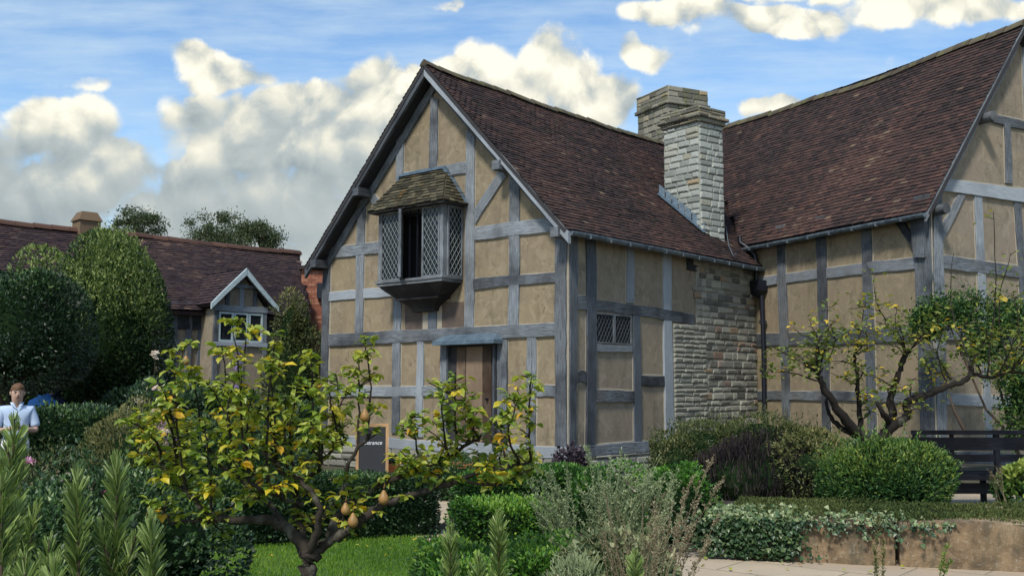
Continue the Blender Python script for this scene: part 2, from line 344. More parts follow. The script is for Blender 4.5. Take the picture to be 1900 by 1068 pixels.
M['door'] = m_timber('door_boards', (.18, .135, .095), (.095, .062, .042), (.02, .013, .010), (.045, .020, .013), .85)
M['bark'] = m_tint('lichened_bark', [(0, (.016, .013, .011)), (.5, (.042, .036, .029)), (1, (.09, .08, .066))], .95, 30, .9, .012, ((.15, .15, .125), .56, .6))
M['bark_dark'] = m_tint('dark_bark', [(0, (.010, .009, .008)), (.5, (.025, .022, .019)), (1, (.06, .054, .045))], .95, 22, .9, .015, ((.12, .125, .10), .60, .6))
M['lattice_pale'] = m_plain('pale_cames', (.36, .42, .42), .6, nscale=20)
M['twig'] = m_plain('brown_twig', (.07, .05, .035), .9)
M['soil'] = m_plain('dark_soil', (.035, .026, .018), .98, nscale=9, c2=(.02, .016, .01), bstr=.6)
def glass_mat():
    m, nt, b = new_mat('old_window_glass'); p = geo_pos(nt)
    b.inputs['Base Color'].default_value = (.012, .016, .022, 1); b.inputs['Roughness'].default_value = .1; b.inputs['Specular IOR Level'].default_value = .2
    bump(nt, b, noise(nt, p, 16, 2, .5), .6, .02); return m
M['glass'] = glass_mat()
# ------------------------------------------------------------ facade frames
DA, DB, DC, DE = dirv(-49.25), dirv(40.75), dirv(-26.8), dirv(63.2)
Z = V(0, 0, 1)
P0 = atY(1054, 640, 18.0); P0[2] = 0
P1 = P0 + DB * 6.965
P2 = P1 - DC * 4.913
class Fr:
    def __init__(s, o, u, n): s.o, s.u, s.n = o, u, n
    def px(s, x, y): h = hit(x, y, s.o, s.n); return V(np.dot(h - s.o, s.u), h[2])
    def p(s, u, z, d=0): return s.o + s.u * u + Z * z + s.n * d
FA, FB, FC, FE = Fr(P0, DA, -DB), Fr(P0, DB, -DA), Fr(P1, -DC, -DE), Fr(P2, DE, -DC)
_bt = [0]
def plank(fr, a0, b0, a1, b1, thick=.034, t=None, jit=.011, back=.02, pegs=False):
    """a hewn timber between two edge lines, given in facade coordinates (metres)"""
    _bt[0] += 1; th = thick + (_bt[0] % 9) * .0013
    a0, b0, a1, b1 = map(lambda q: np.asarray(q, float), (a0, b0, a1, b1))
    L = np.linalg.norm((a0 + b0) / 2 - (a1 + b1) / 2); n = max(2, int(L / .22)); W = np.linalg.norm(b0 - a0)
    ax = nrm(b0 - a0); rows = []; uvs = []; u0 = R.uniform(0, 40)
    ja = jb = 0; bw = R.uniform(-.022, .022)
    for i in range(n + 1):
        f = i / n; ja = ja * .6 + R.uniform(-jit, jit); jb = jb * .6 + R.uniform(-jit, jit)
        bow = bw * sin(pi * f)
        if i in (0, n): ja = jb = 0
        A = a0 + (a1 - a0) * f + ax * (ja + bow); B = b0 + (b1 - b0) * f + ax * (jb + bow); c = .007
        tt = th + R.uniform(-.002, .002)
        rows.append([fr.p(A[0], A[1], -back), fr.p(A[0], A[1], tt - c), fr.p(*(A + ax * c), tt), fr.p(*(B - ax * c), tt), fr.p(B[0], B[1], tt - c), fr.p(B[0], B[1], -back)])
        s = u0 + L * f
        uvs.append([(s, 0), (s, th), (s, th + .01), (s, th + W), (s, th + W + .01), (s, 2 * th + W)])
    mb = MB(); tv = R.uniform(.14, .84) if t is None else t
    mb.grid(rows, tv, sm=False, uvs=uvs)
    mb.face(rows[0][::-1], None, tv); mb.face(rows[-1], None, tv)
    if pegs:
        for f in (.0, 1.):
            for k in (-.5, .5):
                q = (a0 + b0) / 2 + ((a1 + b1) / 2 - (a0 + b0) / 2) * (.04 / L if f == 0 else 1 - .04 / L) + ax * k * W * .45
                mb.box(fr.p(q[0], q[1], th - .002), fr.u * .018, Z * .018, fr.n * .004, .0)
    return mb
def beams(fr, lst, parent, mat, edge=None, thick=.034):
    for it in lst:
        kind, q = it[0], it[1]; o = it[2] if len(it) > 2 else {}
        c = [fr.px(*p) for p in q]
        mb = plank(fr, c[0], c[1], c[2], c[3], o.get('th', thick), o.get('t'), pegs=True)
        mb.build(kind, M[o.get('m', mat)], parent, o.get('label'))
        if edge is not None and not o.get('noedge'):
            ax = nrm(c[1] - c[0]) * .014
            e = plank(fr, c[0] - ax, c[1] + ax, c[2] - ax, c[3] + ax, .0055, .5, .004, .01)
            i = len(edge.v); edge.v += e.v; edge.f += [tuple(k + i for k in f) for f in e.f]; edge.uv += e.uv; edge.t += e.t; edge.smooth += e.smooth

house = thing('timber_framed_house', 'old timber-framed house with ochre plaster, two steep tiled gables and stone chimneys', 'house', P0)
# ---------- walls
def wallpoly(fr, pts, depth=.18):
    mb = MB(); f = [fr.p(u, z, 0) for u, z in pts]; b = [fr.p(u, z, -depth) for u, z in pts]
    mb.face(f); mb.face(b[::-1])
    for i in range(len(f)): j = (i + 1) % len(f); mb.face([f[i], b[i], b[j], f[j]])
    return mb
W1, HR1 = 6.62, 8.06          # main wing: width, ridge height at roof top
SL1 = 1.025
def roof1(u): return HR1 - SL1 * abs(u - 3.31)      # top of tiles
k = .20
zw = lambda u: roof1(u) - k
wa = wallpoly(FA, [(0, .45), (0, zw(0)), (3.31, zw(3.31)), (6.62, zw(6.62)), (6.62, .45)]).build('gable_wall', M['plaster'], house)
ed = MB()
A_list = [
 ('post', ((602, 480), (615, 480), (595, 812), (608, 812))),
 ('post', ((665, 376), (680, 366), (660, 618), (675, 618))),
 ('post', ((737, 262), (751, 246), (728, 803), (743, 803))),
 ('post', ((801, 180), (815, 185), (798, 312), (812, 312))),
 ('post', ((867, 240), (883, 255), (863, 612), (880, 612))),
 ('post', ((946, 325), (965, 342), (944, 606), (963, 606))),
 ('corner_post', ((1033, 418), (1054, 418), (1033, 832), (1054, 832)), dict(th=.05)),
 ('post', ((776, 634), (788, 634), (774, 810), (786, 810))),
 ('post', ((820, 634), (833, 634), (819, 815), (832, 815)), dict(th=.045)),
 ('post', ((925, 630), (943, 630), (925, 822), (942, 822)), dict(th=.045)),
 ('post', ((980, 626), (996, 626), (979, 828), (995, 828))),
 ('rail', ((613, 459), (613, 479), (704, 448), (704, 470))),
 ('rail', ((883, 422), (883, 446), (1034, 403), (1034, 429))),
 ('rail', ((612, 542), (612, 559), (745, 532), (745, 550))),
 ('rail', ((880, 517), (880, 538), (1034, 505), (1034, 523))),
 ('rail', ((612, 620), (612, 642), (1034, 598.5), (1034, 623.5)), dict(th=.045)),
 ('rail', ((610, 717), (610, 736), (776, 716), (776, 735))),
 ('rail', ((785, 716), (785, 735), (821, 716), (821, 735))),
 ('rail', ((995, 715), (995, 736), (1034, 715), (1034, 736))),
 ('rail', ((751, 320), (751, 333), (868, 300), (868, 322))),
 ('sill_beam', ((598, 806), (598, 822), (1056, 829), (1056, 851)), dict(th=.07)),
 ('brace', ((930, 314), (942, 328), (882, 390), (884, 416))),
 ('brace', ((693, 356), (683, 366), (737, 402), (731, 420))),
 ('post', ((796, 570), (811, 570), (796, 616), (811, 616)), dict(m='timber_dark')),
]
beams(FA, A_list, wa, 'timber', ed)
# inner rafters along both slopes of the gable
for s in (0, 1):
    a = lambda u: (u, zw(u) - .02); u0, u1 = (0.05, 3.31) if s == 0 else (6.57, 3.31)
    mb = plank(FA, V(u0, zw(u0) - .01), V(u0, zw(u0) - .24), V(u1, zw(u1) - .01), V(u1, zw(u1) - .24), .055); mb.build('rafter', M['timber'], wa)
ed.build('joint_plaster', M['plaster_edge'], wa)
# stained panels under the oriel
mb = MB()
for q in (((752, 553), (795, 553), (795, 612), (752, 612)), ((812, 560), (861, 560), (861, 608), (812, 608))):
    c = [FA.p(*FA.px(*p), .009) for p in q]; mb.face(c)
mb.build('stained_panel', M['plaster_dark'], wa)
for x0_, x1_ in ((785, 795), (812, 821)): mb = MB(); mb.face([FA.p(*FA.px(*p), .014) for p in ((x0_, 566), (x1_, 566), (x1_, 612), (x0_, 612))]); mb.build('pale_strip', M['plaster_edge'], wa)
# side wall
ZB = zw(0)
wb = wallpoly(FB, [(0, .45), (0, ZB), (6.96, ZB), (6.96, .45)]).build('side_wall', M['plaster_b'], house)
ed = MB()
B_list = [
 ('corner_post', ((1054, 425), (1069, 425), (1054, 831), (1066, 830)), dict(th=.03, m='timber')),
 ('post', ((1086, 430), (1103, 430), (1085, 830), (1101, 830)), dict(m='timber_dark')),
 ('post', ((1161, 452), (1174, 452), (1161, 562), (1174, 562))),
 ('post', ((1172, 585), (1185, 585), (1175, 822), (1188, 822)), dict(m='timber_dark')),
 ('post', ((1228, 465), (1243, 468), (1233, 820), (1248, 820)), dict(m='timber')),
 ('post', ((1272, 470), (1290, 476), (1272, 500), (1290, 504)), dict(m='timber_dark')),
 ('rail', ((1103, 556), (1103, 576), (1286, 583), (1286, 603)), dict(th=.042)),
 ('rail', ((1069, 548), (1069, 574), (1086, 549), (1086, 575)), dict(m='timber')),
 ('rail', ((1101, 638), (1101, 651), (1172, 640), (1172, 653))),
 ('rail', ((1101, 722), (1101, 746), (1174, 725), (1174, 746))),
 ('rail', ((1068, 689), (1068, 710), (1085, 689), (1085, 710)), dict(m='timber_dark')),
 ('rail', ((1186, 696), (1186, 714), (1233, 697), (1233, 716)), dict(m='timber_dark')),
 ('sill_beam', ((1054, 829), (1054, 851), (1262, 812), (1262, 833)), dict(th=.06, m='timber')),
 ('brace', ((1101, 770), (1101, 790), (1086, 745), (1086, 765)), dict(m='timber_dark', noedge=True)),
]
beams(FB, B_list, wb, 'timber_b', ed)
ed.build('joint_plaster', M['plaster_edge'], wb)

# ---------- rubble masonry
def masonry(mb, fr, u0, u1, z0, z1, hr=(.09, .15), lr=(.16, .42), inside=None, proud=.03, gap=.013, back=0., tb=(0, 1)):
    z = z0
    while z < z1 - .03:
        h = min(R.uniform(*hr), z1 - z)
        if z1 - z - h < .04: h = z1 - z
        u = u0 - R.uniform(0, .0)
        while u < u1 - .01:
            l = R.uniform(*lr)
            if u1 - (u + l) < .1: l = u1 - u
            cu, cz = u + l / 2, z + h / 2
            if inside is None or inside(cu, cz):
                g = gap; j = lambda: R.uniform(-.008, .008)
                hh = h
                if R.random() < .0: pass
                c = [(u + g + j(), z + g + j()), (u + l - g + j(), z + g + j()), (u + l - g + j(), z + hh - g + j()), (u + g + j(), z + hh - g + j())]
                d = proud * R.uniform(.55, 1.25); e = min(.02, hh * .2); t = R.uniform(*tb)
                base = [fr.p(a, b, back) for a, b in c]
                mid = [fr.p(a + (e * .4 if i in (0, 3) else -e * .4), b + (e * .4 if i < 2 else -e * .4), back + d * .75) for i, (a, b) in enumerate(c)]
                fro = [fr.p(a + (e * 1.5 if i in (0, 3) else -e * 1.5), b + (e * 1.3 if i < 2 else -e * 1.3), back + d * R.uniform(.9, 1.15)) for i, (a, b) in enumerate(c)]
                for r0, r1 in ((base, mid), (mid, fro)):
                    for i in range(4): k2 = (i + 1) % 4; mb.face([r0[i], r0[k2], r1[k2], r1[i]], None, t)
                mb.face(fro, None, t)
            u += l
        z += h
u_l, u_m = FB.px(1247, 700)[0], FB.px(1290, 560)[0]; z_m = FB.px(1284, 602)[1]
sw = MB()
reg = lambda u, z: (u > u_m + .04 * sin(z * 9) or (u > u_l + .02 and z < z_m))
masonry(sw, FB, u_l + .02, 6.94, .3, ZB - .12, (.10, .19), (.16, .46), lambda u, z: reg(u, z) and (u > u_m + .35 or z > z_m), .035, .011, .02)
masonry(sw, FB, u_l + .02, u_m + .35, .3, z_m, (.075, .12), (.2, .5), None, .04, .009, .02, (.5, .85))
swall = sw.build('stone_infill', M['stone'], wb)
mb = MB(); mb.box(FB.p(u_l + .01, .2, -.05), DB * (6.95 - u_l), Z * (z_m - .22), FB.n * .072); mb.box(FB.p(u_m, z_m - .03, -.05), DB * (6.95 - u_m), Z * (ZB - z_m - .05), FB.n * .070)
mb.build('mortar_bed', M['mortar'], wb)
# plinth under both walls
pl = MB()
masonry(pl, Fr(P0 - DB * 0, DA, -DB), -.02, 6.62, 0, .46, (.10, .16), (.25, .6), None, .05, .012, .03, (.3, .8))
masonry(pl, Fr(P0, DB, -DA), 0, 3.4, 0, .46, (.10, .16), (.25, .6), None, .05, .012, .03, (.3, .8))
pl.box(FA.p(0, -.1, -.3), DA * 6.62, Z * .56, FA.n * .33); pl.box(FB.p(0, -.1, -.3), DB * 6.9, Z * .56, FB.n * .33)
pl.build('plinth', M['stone'], house)

# ---------- right wing walls
WE = 5.5; HR2 = 8.95; SL2 = 1.36
def roof2(s): return HR2 - SL2 * abs(s - WE / 2)
zw2 = lambda s: roof2(s) - .2
wc = wallpoly(FC, [(0, .2), (0, zw2(0)), (4.913, zw2(0)), (4.913, .2)]).build('rear_side_wall', M['plaster'], house)
ed = MB()
C_list = [
 ('post', ((1441, 420), (1457, 416), (1455, 810), (1468, 810)), dict(m='timber_b')),
 ('post', ((1515, 403), (1533, 399), (1529, 810), (1543, 810))),
 ('post', ((1598, 386), (1617, 383), (1611, 810), (1628, 810))),
 ('corner_post', ((1698, 365), (1727, 360), (1711, 830), (1738, 830)), dict(th=.05)),
 ('post_head', ((1694, 400), (1726, 395), (1703, 478), (1722, 478)), dict(th=.11)),
 ('rail', ((1404, 514), (1404, 531), (1443, 510), (1443, 527)), dict(m='timber_b')),
 ('rail', ((1457, 508), (1457, 526), (1700, 477), (1700, 499))),
 ('rail', ((1404, 619), (1404, 643), (1702, 605), (1702, 633)), dict(m='timber_b')),
 ('rail', ((1404, 725), (1404, 741), (1712, 727), (1712, 748))),
 ('sill_beam', ((1404, 806), (1404, 824), (1738, 836), (1738, 858))),
 ('brace', ((1654, 395), (1670, 393), (1697, 462), (1697, 440)), dict(m='timber_dark', th=.05)),
]
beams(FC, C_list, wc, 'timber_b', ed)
ed.build('joint_plaster', M['plaster_edge'], wc)
we = wallpoly(FE, [(0, .2), (0, zw2(0)), (WE / 2, zw2(WE / 2)), (WE, zw2(WE)), (WE, .2)]).build('rear_gable_wall', M['plaster_b'], house)
ed = MB()
E_list = [
 ('corner_post', ((1727, 362), (1745, 366), (1738, 830), (1756, 830)), dict(th=.045)),
 ('post', ((1805, 350), (1820, 352), (1828, 830), (1841, 830))),
 ('post', ((1879, 362), (1891, 362), (1911, 830), (1923, 830))),
 ('post', ((1861, 229), (1872, 231), (1864, 340), (1876, 341))),
 ('post', ((1895, 88), (1907, 88), (1900, 226), (1913, 228))),
 ('rail', ((1745, 331), (1745, 355), (2000, 362), (2000, 388)), dict(th=.06)),
 ('rail', ((1828, 209), (1828, 224), (1960, 240), (1960, 256))),
 ('rail', ((1746, 473), (1746, 498), (2000, 506), (2000, 526))),
 ('rail', ((1748, 602), (1748, 630), (2000, 614), (2000, 636))),
 ('rail', ((1752, 730), (1752, 750), (2000, 738), (2000, 760))),
 ('sill_beam', ((1738, 836), (1738, 858), (2000, 850), (2000, 868))),
 ('brace', ((1775, 362), (1790, 360), (1746, 416), (1748, 444))),
]
beams(FE, E_list, we, 'timber', ed)
mb = plank(FE, V(.02, zw2(.02) - .01), V(.02, zw2(.02) - .24), V(WE / 2, zw2(WE / 2) - .01), V(WE / 2, zw2(WE / 2) - .24), .05); mb.build('rafter', M['timber'], we)
ed.build('joint_plaster', M['plaster_edge'], we)

# ---------- tiled roofs
def tiles(mb, o, u, v, n, lu, lv, clip=None, gauge=.098, wid=.168, sag=None, tmap=None, lift=.02, thick=.013):
    """rows of separate plain tiles laid from the eave (v=0) to the ridge"""
    nr = int(lv / gauge) + 1
    for r in range(nr):
        v0 = r * gauge; x = -(wid / 2 if r % 2 else 0) + R.uniform(-.01, .01)
        rt = R.gauss(0, .05)
        while x < lu:
            a, b = max(x, 0), min(x + wid - .006, lu); xm = (a + b) / 2
            if b - a > .02 and (clip is None or clip(xm, v0)):
                q = o + u * a + v * (v0 + R.uniform(-.007, .007)); dz = sag(xm, v0) if sag else 0
                l = min(gauge * 1.25, lv - v0 + .02); lf = lift + R.uniform(-.003, .008)
                tl = R.uniform(-.003, .003)
                p0 = q + n * (lf + tl + dz); p1 = q + u * (b - a) + n * (lf - tl + dz)
                p3 = q + v * l + n * (.001 + dz); p2 = q + u * (b - a) + v * l + n * (.001 + dz)
                t = min(1, max(0, (tmap(xm, v0) if tmap else .5) + rt + R.gauss(0, .15)))
                if R.random() < .006: t = R.uniform(.93, 1)
                mb.face([p0, p1, p2, p3], None, t)
                mb.face([p0 - n * thick, p1 - n * thick, p1, p0], None, t)
                mb.face([p0 - n * thick, p0, p3], None, t); mb.face([p1, p1 - n * thick, p2], None, t)
            x += wid
def roofslab(mb, o, u, v, n, lu, lv, t=.06):
    mb.box(o - n * t, u * lu, v * lv, n * (t - .012))
OV1 = .36; LEN1 = 10.2
m1 = MB(); dz1 = SL1 / sqrt(1 + SL1 ** 2); dx1 = 1 / sqrt(1 + SL1 ** 2)
EU = -.27     # eave overhang in u
lv1 = (3.31 - EU) / dx1
zE = roof1(EU)
tm = lambda u, v: .42 + .16 * sin(u * 1.3 + v * .7) * sin(v * 1.9 - u * .4)
sag1 = lambda u, v: -.05 * sin(pi * min(1, u / LEN1)) * (v / lv1) - .012 * sin(u * 2.1) * (v / lv1) + .03 * (v / lv1) * max(0, 1 - u / .6)
# right slope: u axis along DB, rises towards +DA
vR = DA * dx1 + Z * dz1; nR = np.cross(DB, vR); nR = nR if nR[2] > 0 else -nR
oR = P0 - DB * OV1 + DA * EU + Z * zE
roof_main = MB()
tiles(roof_main, oR, DB, vR, nR, LEN1, lv1, sag=sag1, tmap=tm)
vL = -DA * dx1 + Z * dz1; nL = np.cross(vL, DB); nL = nL if nL[2] > 0 else -nL
EUL = W1 + .36
oL = P0 - DB * OV1 + DA * EUL + Z * roof1(EUL)
lvL = (EUL - 3.31) / dx1
tiles(roof_main, oL, DB, vL, nL, LEN1, lvL, sag=sag1, tmap=tm)
rm = roof_main.build('main_roof', M['tile'], house)
mb = MB()
def slab(mb, o, u, v, n, lu, lv, sag, th=.07):
    nu = 14
    for i in range(nu):
        for j in range(4):
            a0, a1, b0, b1 = lu * i / nu, lu * (i + 1) / nu, lv * j / 4, lv * (j + 1) / 4
            P = [o + u * a + v * b + n * (sag(a, b) - .02) for a, b in ((a0, b0), (a1, b0), (a1, b1), (a0, b1))]; Q = [p - n * th for p in P]
            mb.face(P); mb.face(Q[::-1])
            if j == 0: mb.face([Q[0], Q[1], P[1], P[0]])
            if i == 0: mb.face([P[3], Q[3], Q[0], P[0]])
            if i == nu - 1: mb.face([P[1], Q[1], Q[2], P[2]])
slab(mb, oR, DB, vR, nR, LEN1, lv1 - .02, sag1); slab(mb, oL, DB, vL, nL, LEN1, lvL - .02, sag1)
mb.build('roof_boarding', M['soffit'], rm)
# ridge tiles, saddle shaped pieces
def ridge(mb, p, d, L, side, sl, sagf, r=.12, step=.42):
    x = 0
    while x < L:
        l = min(step, L - x); t = R.uniform(0, 1); a = R.uniform(-.01, .012)
        rows = []
        for xx, e in ((x, .012), (x + l - .012, 0)):
            c = p + d * xx + Z * (sagf(xx) + .03 + a + e); row = []
            for k in range(7):
                an = pi * (k / 6); row.append(c + side * (cos(an) * r) + Z * (sin(an) * r * .62 - sl * .055 * abs(cos(an)) - .03))
            rows.append(row)
        mb.grid(rows, t); mb.face(rows[0], None, t * .3); mb.face(rows[1][::-1], None, t * .3)
        x += step
mb = MB(); ridge(mb, P0 - DB * OV1 + DA * 3.31 + Z * HR1, DB, 9.8, DA, SL1, lambda x: sag1(x, lv1), .12)
mb.build('ridge_tiles', M['ridge'], rm)
# bargeboards of the gable and purlin ends
FAo = Fr(P0 - DB * (OV1 - .05), DA, -DB)
for s in (0, 1):
    eu = EU - .02 if s == 0 else EUL + .02
    t0 = lambda u: roof1(u) - .03
    mb = plank(FAo, V(eu, t0(eu)), V(eu, t0(eu) - .2), V(3.31, t0(3.31)), V(3.31, t0(3.31) - .2), .035, None, .006, .03)
    mb.build('bargeboard', M['timber'] if s == 0 else M['timber_dark'], rm)
for u, dzz in ((-.02, -.22), (1.35, -.24), (2.0, 0), (5.27, -.24), (6.64, -.24)):
    if u == 2.0: continue
    z = roof1(u) + dzz
    mb = MB(); mb.box(P0 + DA * (u - .09) + Z * (z - .15) + DB * .0, DA * .18, Z * .17, -DB * (OV1 + .05)); mb.build('purlin_end', M['timber_dark'] if u > 5 else M['timber'], rm)

# right wing roof: eave runs from the gable (s2=0) back along +DC
OV2 = .22; LEN2 = 10.6; EU2 = -.24
dz2 = SL2 / sqrt(1 + SL2 ** 2); dx2 = 1 / sqrt(1 + SL2 ** 2); lv2 = (WE / 2 - EU2) / dx2
v2 = DE * dx2 + Z * dz2; n2 = np.cross(v2, DC); n2 = n2 if n2[2] > 0 else -n2
o2 = P2 - DC * OV2 + DE * EU2 + Z * roof2(EU2)
sag2 = lambda u, v: -.07 * sin(pi * min(1, u / 8.5)) * (v / lv2) ** 1.3 - .014 * sin(u * 1.7 + 1) + .02
tm2 = lambda u, v: .45 + .2 * math.exp(-((u - 2.6) / 1.8) ** 2 - ((v - 1.6) / 1.6) ** 2) - .13 * (v / lv2) + .08 * sin(u * 2.2 + v)
# near the junction the wing stops behind the chimneys
cl2 = lambda u, v: u < 5.75 + max(0, v - .5) * 1.1
mb = MB(); tiles(mb, o2, DC, v2, n2, LEN2, lv2, cl2, sag=sag2, tmap=tm2)
v2b = -DE * dx2 + Z * dz2; n2b = np.cross(v2b, DC); n2b = n2b if n2b[2] > 0 else -n2b
o2b = P2 - DC * OV2 + DE * (WE - EU2) + Z * roof2(EU2)
tiles(mb, o2b, DC, v2b, n2b, 10.3, lv2, None, .2, .34, sag=sag2, tmap=tm2)
rr = mb.build('rear_roof', M['tile'], house)
mb = MB(); slab(mb, o2 - n2 * .03, DC, v2, n2, 5.8, lv2 - .12, sag2); slab(mb, o2 + DC * 5.8 + v2 * 1.2 - n2 * .03, DC, v2, n2, .9, lv2 - 1.32, lambda a, b: sag2(a + 5.8, b + 1.2)); slab(mb, o2 + DC * 6.7 + v2 * 2.2 - n2 * .03, DC, v2, n2, 1.5, lv2 - 2.32, lambda a, b: sag2(a + 6.7, b + 2.2)); slab(mb, o2 + DC * 8.2 + v2 * 3.4 - n2 * .03, DC, v2, n2, 1.6, lv2 - 3.52, lambda a, b: sag2(a + 8.2, b + 3.4)); slab(mb, o2b - n2b * .05, DC, v2b, n2b, 10.3, lv2 - .12, sag2); mb.build('roof_boarding', M['soffit'], rr)
mb = MB(); ridge(mb, P2 - DC * OV2 + DE * WE / 2 + Z * HR2, DC, 10.4, DE, SL2, lambda x: sag2(x, lv2) * 1.6 - .02, .13); mb.build('ridge_tiles', M['ridge'], rr)
FEo = Fr(P2 - DC * (OV2 - .05), DE, -DC)
for s, (e0, e1) in enumerate(((EU2 - .01, WE / 2), (WE - EU2, WE / 2))):
    mb = plank(FEo, V(e0, roof2(e0) - .02), V(e0, roof2(e0) - .17), V(e1, roof2(e1) - .02), V(e1, roof2(e1) - .17), .035, None, .005, .03); mb.build('bargeboard', M['timber'], rr)
for sx_, zz in ((.02, -.30), (1.42, -.30)):
    c = FE.p(sx_ + .06, roof2(sx_) + zz, 0); mb = MB(); mb.tube([c, c - DC * (OV2 + .16)], .1, 12, .3); mb.build('purlin_end', M['timber_b'], rr)

# ---------- gutters
def gutter(a, b, out, name, par, r=.065, seg=10):
    mb = MB(); rows = []; uv = []
    n = 14
    for i in range(n + 1):
        p = a + (b - a) * i / n + Z * R.uniform(-.006, .006); row = []
        for k in range(8):
            an = pi + pi * k / 7; row.append(p + out * cos(an) * r + Z * sin(an) * r)
        row += [row[-1] + Z * .012, row[0] + Z * .012]
        rows.append(row)
    mb.grid(rows, .5, closed=True); mb.face(rows[0]); mb.face(rows[-1][::-1])
    L = np.linalg.norm(b - a); d = nrm(b - a); k = .5
    while k < L:
        p = a + d * k; mb.box(p - out * (r + .008) - Z * (r + .008), d * .03, out * (2 * r + .016), Z * (r + .012)); k += .62
    return mb.build(name, M['gutter'], par)
e1 = oR - nR * .02
gutter(e1 - DA * .05 + DB * .05 - Z * .03, e1 - DA * .05 + DB * 7.35 - Z * .05, -DA, 'gutter', rm)
e2 = o2 - n2 * .02
gutter(e2 - DE * .05 + DC * .03 - Z * .03, e2 - DE * .05 + DC * 5.62 - Z * .06, -DE, 'gutter', rr)
# downpipe with hopper head at the junction
def onC(x, y, d): h = FC.px(x, y); return FC.p(h[0], h[1], d)
mb = MB()
mb.tube([onC(1391, 440, .3), onC(1393, 452, .3), onC(1404, 462, .22), onC(1411, 474, .16), onC(1412, 490, .14), onC(1412, 520, .14)], .05, 10)
mb.tube([onC(1421, 548, .12), onC(1424, 650, .11), onC(1426, 830, .11)], .05, 10)
for y in (600, 690, 770): p = onC(1423.5 + (y - 600) * .015, y, .12); mb.box(p - DC * .0 + V(-.08, -.02, 0), V(.16, .0, 0), V(0, .06, 0), V(0, 0, .06))
dp = mb.build('downpipe', M['black_iron'], house)
mb = MB(); p = onC(1416, 535, .14)
q = [p + -DC * a + -DE * b for a, b in ((-.17, -.12), (.17, -.12), (.17, .12), (-.17, .12))]
top = [x + Z * .17 for x in q]; mid = [x - Z * .06 for x in q]; bot = [p + (x - p) * .4 - Z * .2 for x in q]
for r0, r1 in ((bot, mid), (mid, top)):
    for i in range(4): mb.face([r0[i], r0[(i + 1) % 4], r1[(i + 1) % 4], r1[i]])
mb.face(top); mb.face(bot[::-1]); mb.build('hopper_head', M['black_iron'], dp)

# ---------- chimneys
def chimney(name, corner, azl, wl, wr, z0, ztop, mat, mortar, caps, hr, par, flare=0.):
    """corner = nearest vertical edge; azl = direction of the left face going away"""
    dl, dr = dirv(azl), dirv(azl + 90)
    c = V(corner[0], corner[1], 0)
    ch = MB()
    zc = ztop - caps
    faces = [(Fr(c, dl, -dr), wl), (Fr(c, dr, -dl), wr), (Fr(c + dl * wl, dr, dl), wr), (Fr(c + dr * wr, dl, dr), wl)]
    for i, (fr, wd) in enumerate(faces):
        masonry(ch, fr, 0, wd, z0, zc, hr, (.2, .42), None, .035, .008, 0., (.0, 1))
    o = ch.build(name, mat, par)
    mb = MB(); mb.box(c + Z * z0 + dl * .001, dl * (wl - .002), dr * (wr - .002), Z * (zc - z0 + .1)); mb.build('mortar_core', mortar, o)
    return o, c, dl, dr, faces, zc
# intersection of the near corner with the main roof slope
cc = hit(1300, 428, oR, nR)
def vert_w(corner, d, px_, py_):
    n = nrm(np.cross(d, Z)); h = hit(px_, py_, corner, n); return np.dot(h - corner, d), h[2]
dl, dr = dirv(-38.5), dirv(51.5)
wl_, zz1 = vert_w(cc, dl, 1233, 300); wr_, zz2 = vert_w(cc, dr, 1341, 300)
ztop1 = vert_w(cc, dl, 1291, 199)[1]
print('CHIM1', cc, wl_, wr_, ztop1)
ch1, c, dl, dr, fcs, zc = chimney('front_chimney', cc, -38.5, wl_, wr_, 4.35, ztop1, M['stone_pale'], M['mortar_pale'], .34, (.11, .17), house)
mb = MB()
def capring(mb, c, dl, dr, wl, wr, z0, z1, ex, hr=(.05, .09), lr=(.25, .6), prd=.03):
    c2 = c - dl * ex - dr * ex
    for fr, wd in ((Fr(c2, dl, -dr), wl + 2 * ex), (Fr(c2, dr, -dl), wr + 2 * ex), (Fr(c2 + dl * (wl + 2 * ex), dr, dl), wr + 2 * ex), (Fr(c2 + dr * (wr + 2 * ex), dl, dr), wl + 2 * ex)):
        masonry(mb, fr, 0, wd, z0, z1, hr, lr, None, prd, .004, 0.)
    mb.box(c2 + Z * z0, dl * (wl + 2 * ex), dr * (wr + 2 * ex), Z * (z1 - z0))
capring(mb, c, dl, dr, wl_, wr_, zc, zc + .1, .05); capring(mb, c, dl, dr, wl_, wr_, zc + .1, zc + .17, .11)
capring(mb, c, dl, dr, wl_, wr_, zc + .17, zc + .36, .05)
mb.build('chimney_cap', M['stone_old'], ch1)
# lead flashing up the roof slope beside the chimney
mb = MB()
f0 = hit(1217, 362, oR, nR); f1 = hit(1304, 434, oR, nR); dd = nrm(f1 - f0); sx = nrm(np.cross(nR, dd))
if np.dot(sx, V(1, 0, 0)) < 0: sx = -sx
mb.box(f0 + nR * .035, f1 - f0, sx * .17, nR * .012)
n = 7
for i in range(n):
    p = f0 + (f1 - f0) * (i + .25) / n + sx * .13; mb.box(p, dd * .16, sx * .02, Z * .26)
mb.build('lead_flashing', M['lead'], ch1)
mb = MB(); c_ = [hit(1347, 420, oR + nR * .1, nR), hit(1352, 455, oR + nR * .1, nR), hit(1361, 476, oR + nR * .08, nR), hit(1366, 470, oR + nR * .1, nR)]
mb.tube(c_, .012, 6); mb.build('lead_cable', M['lattice'], rm)
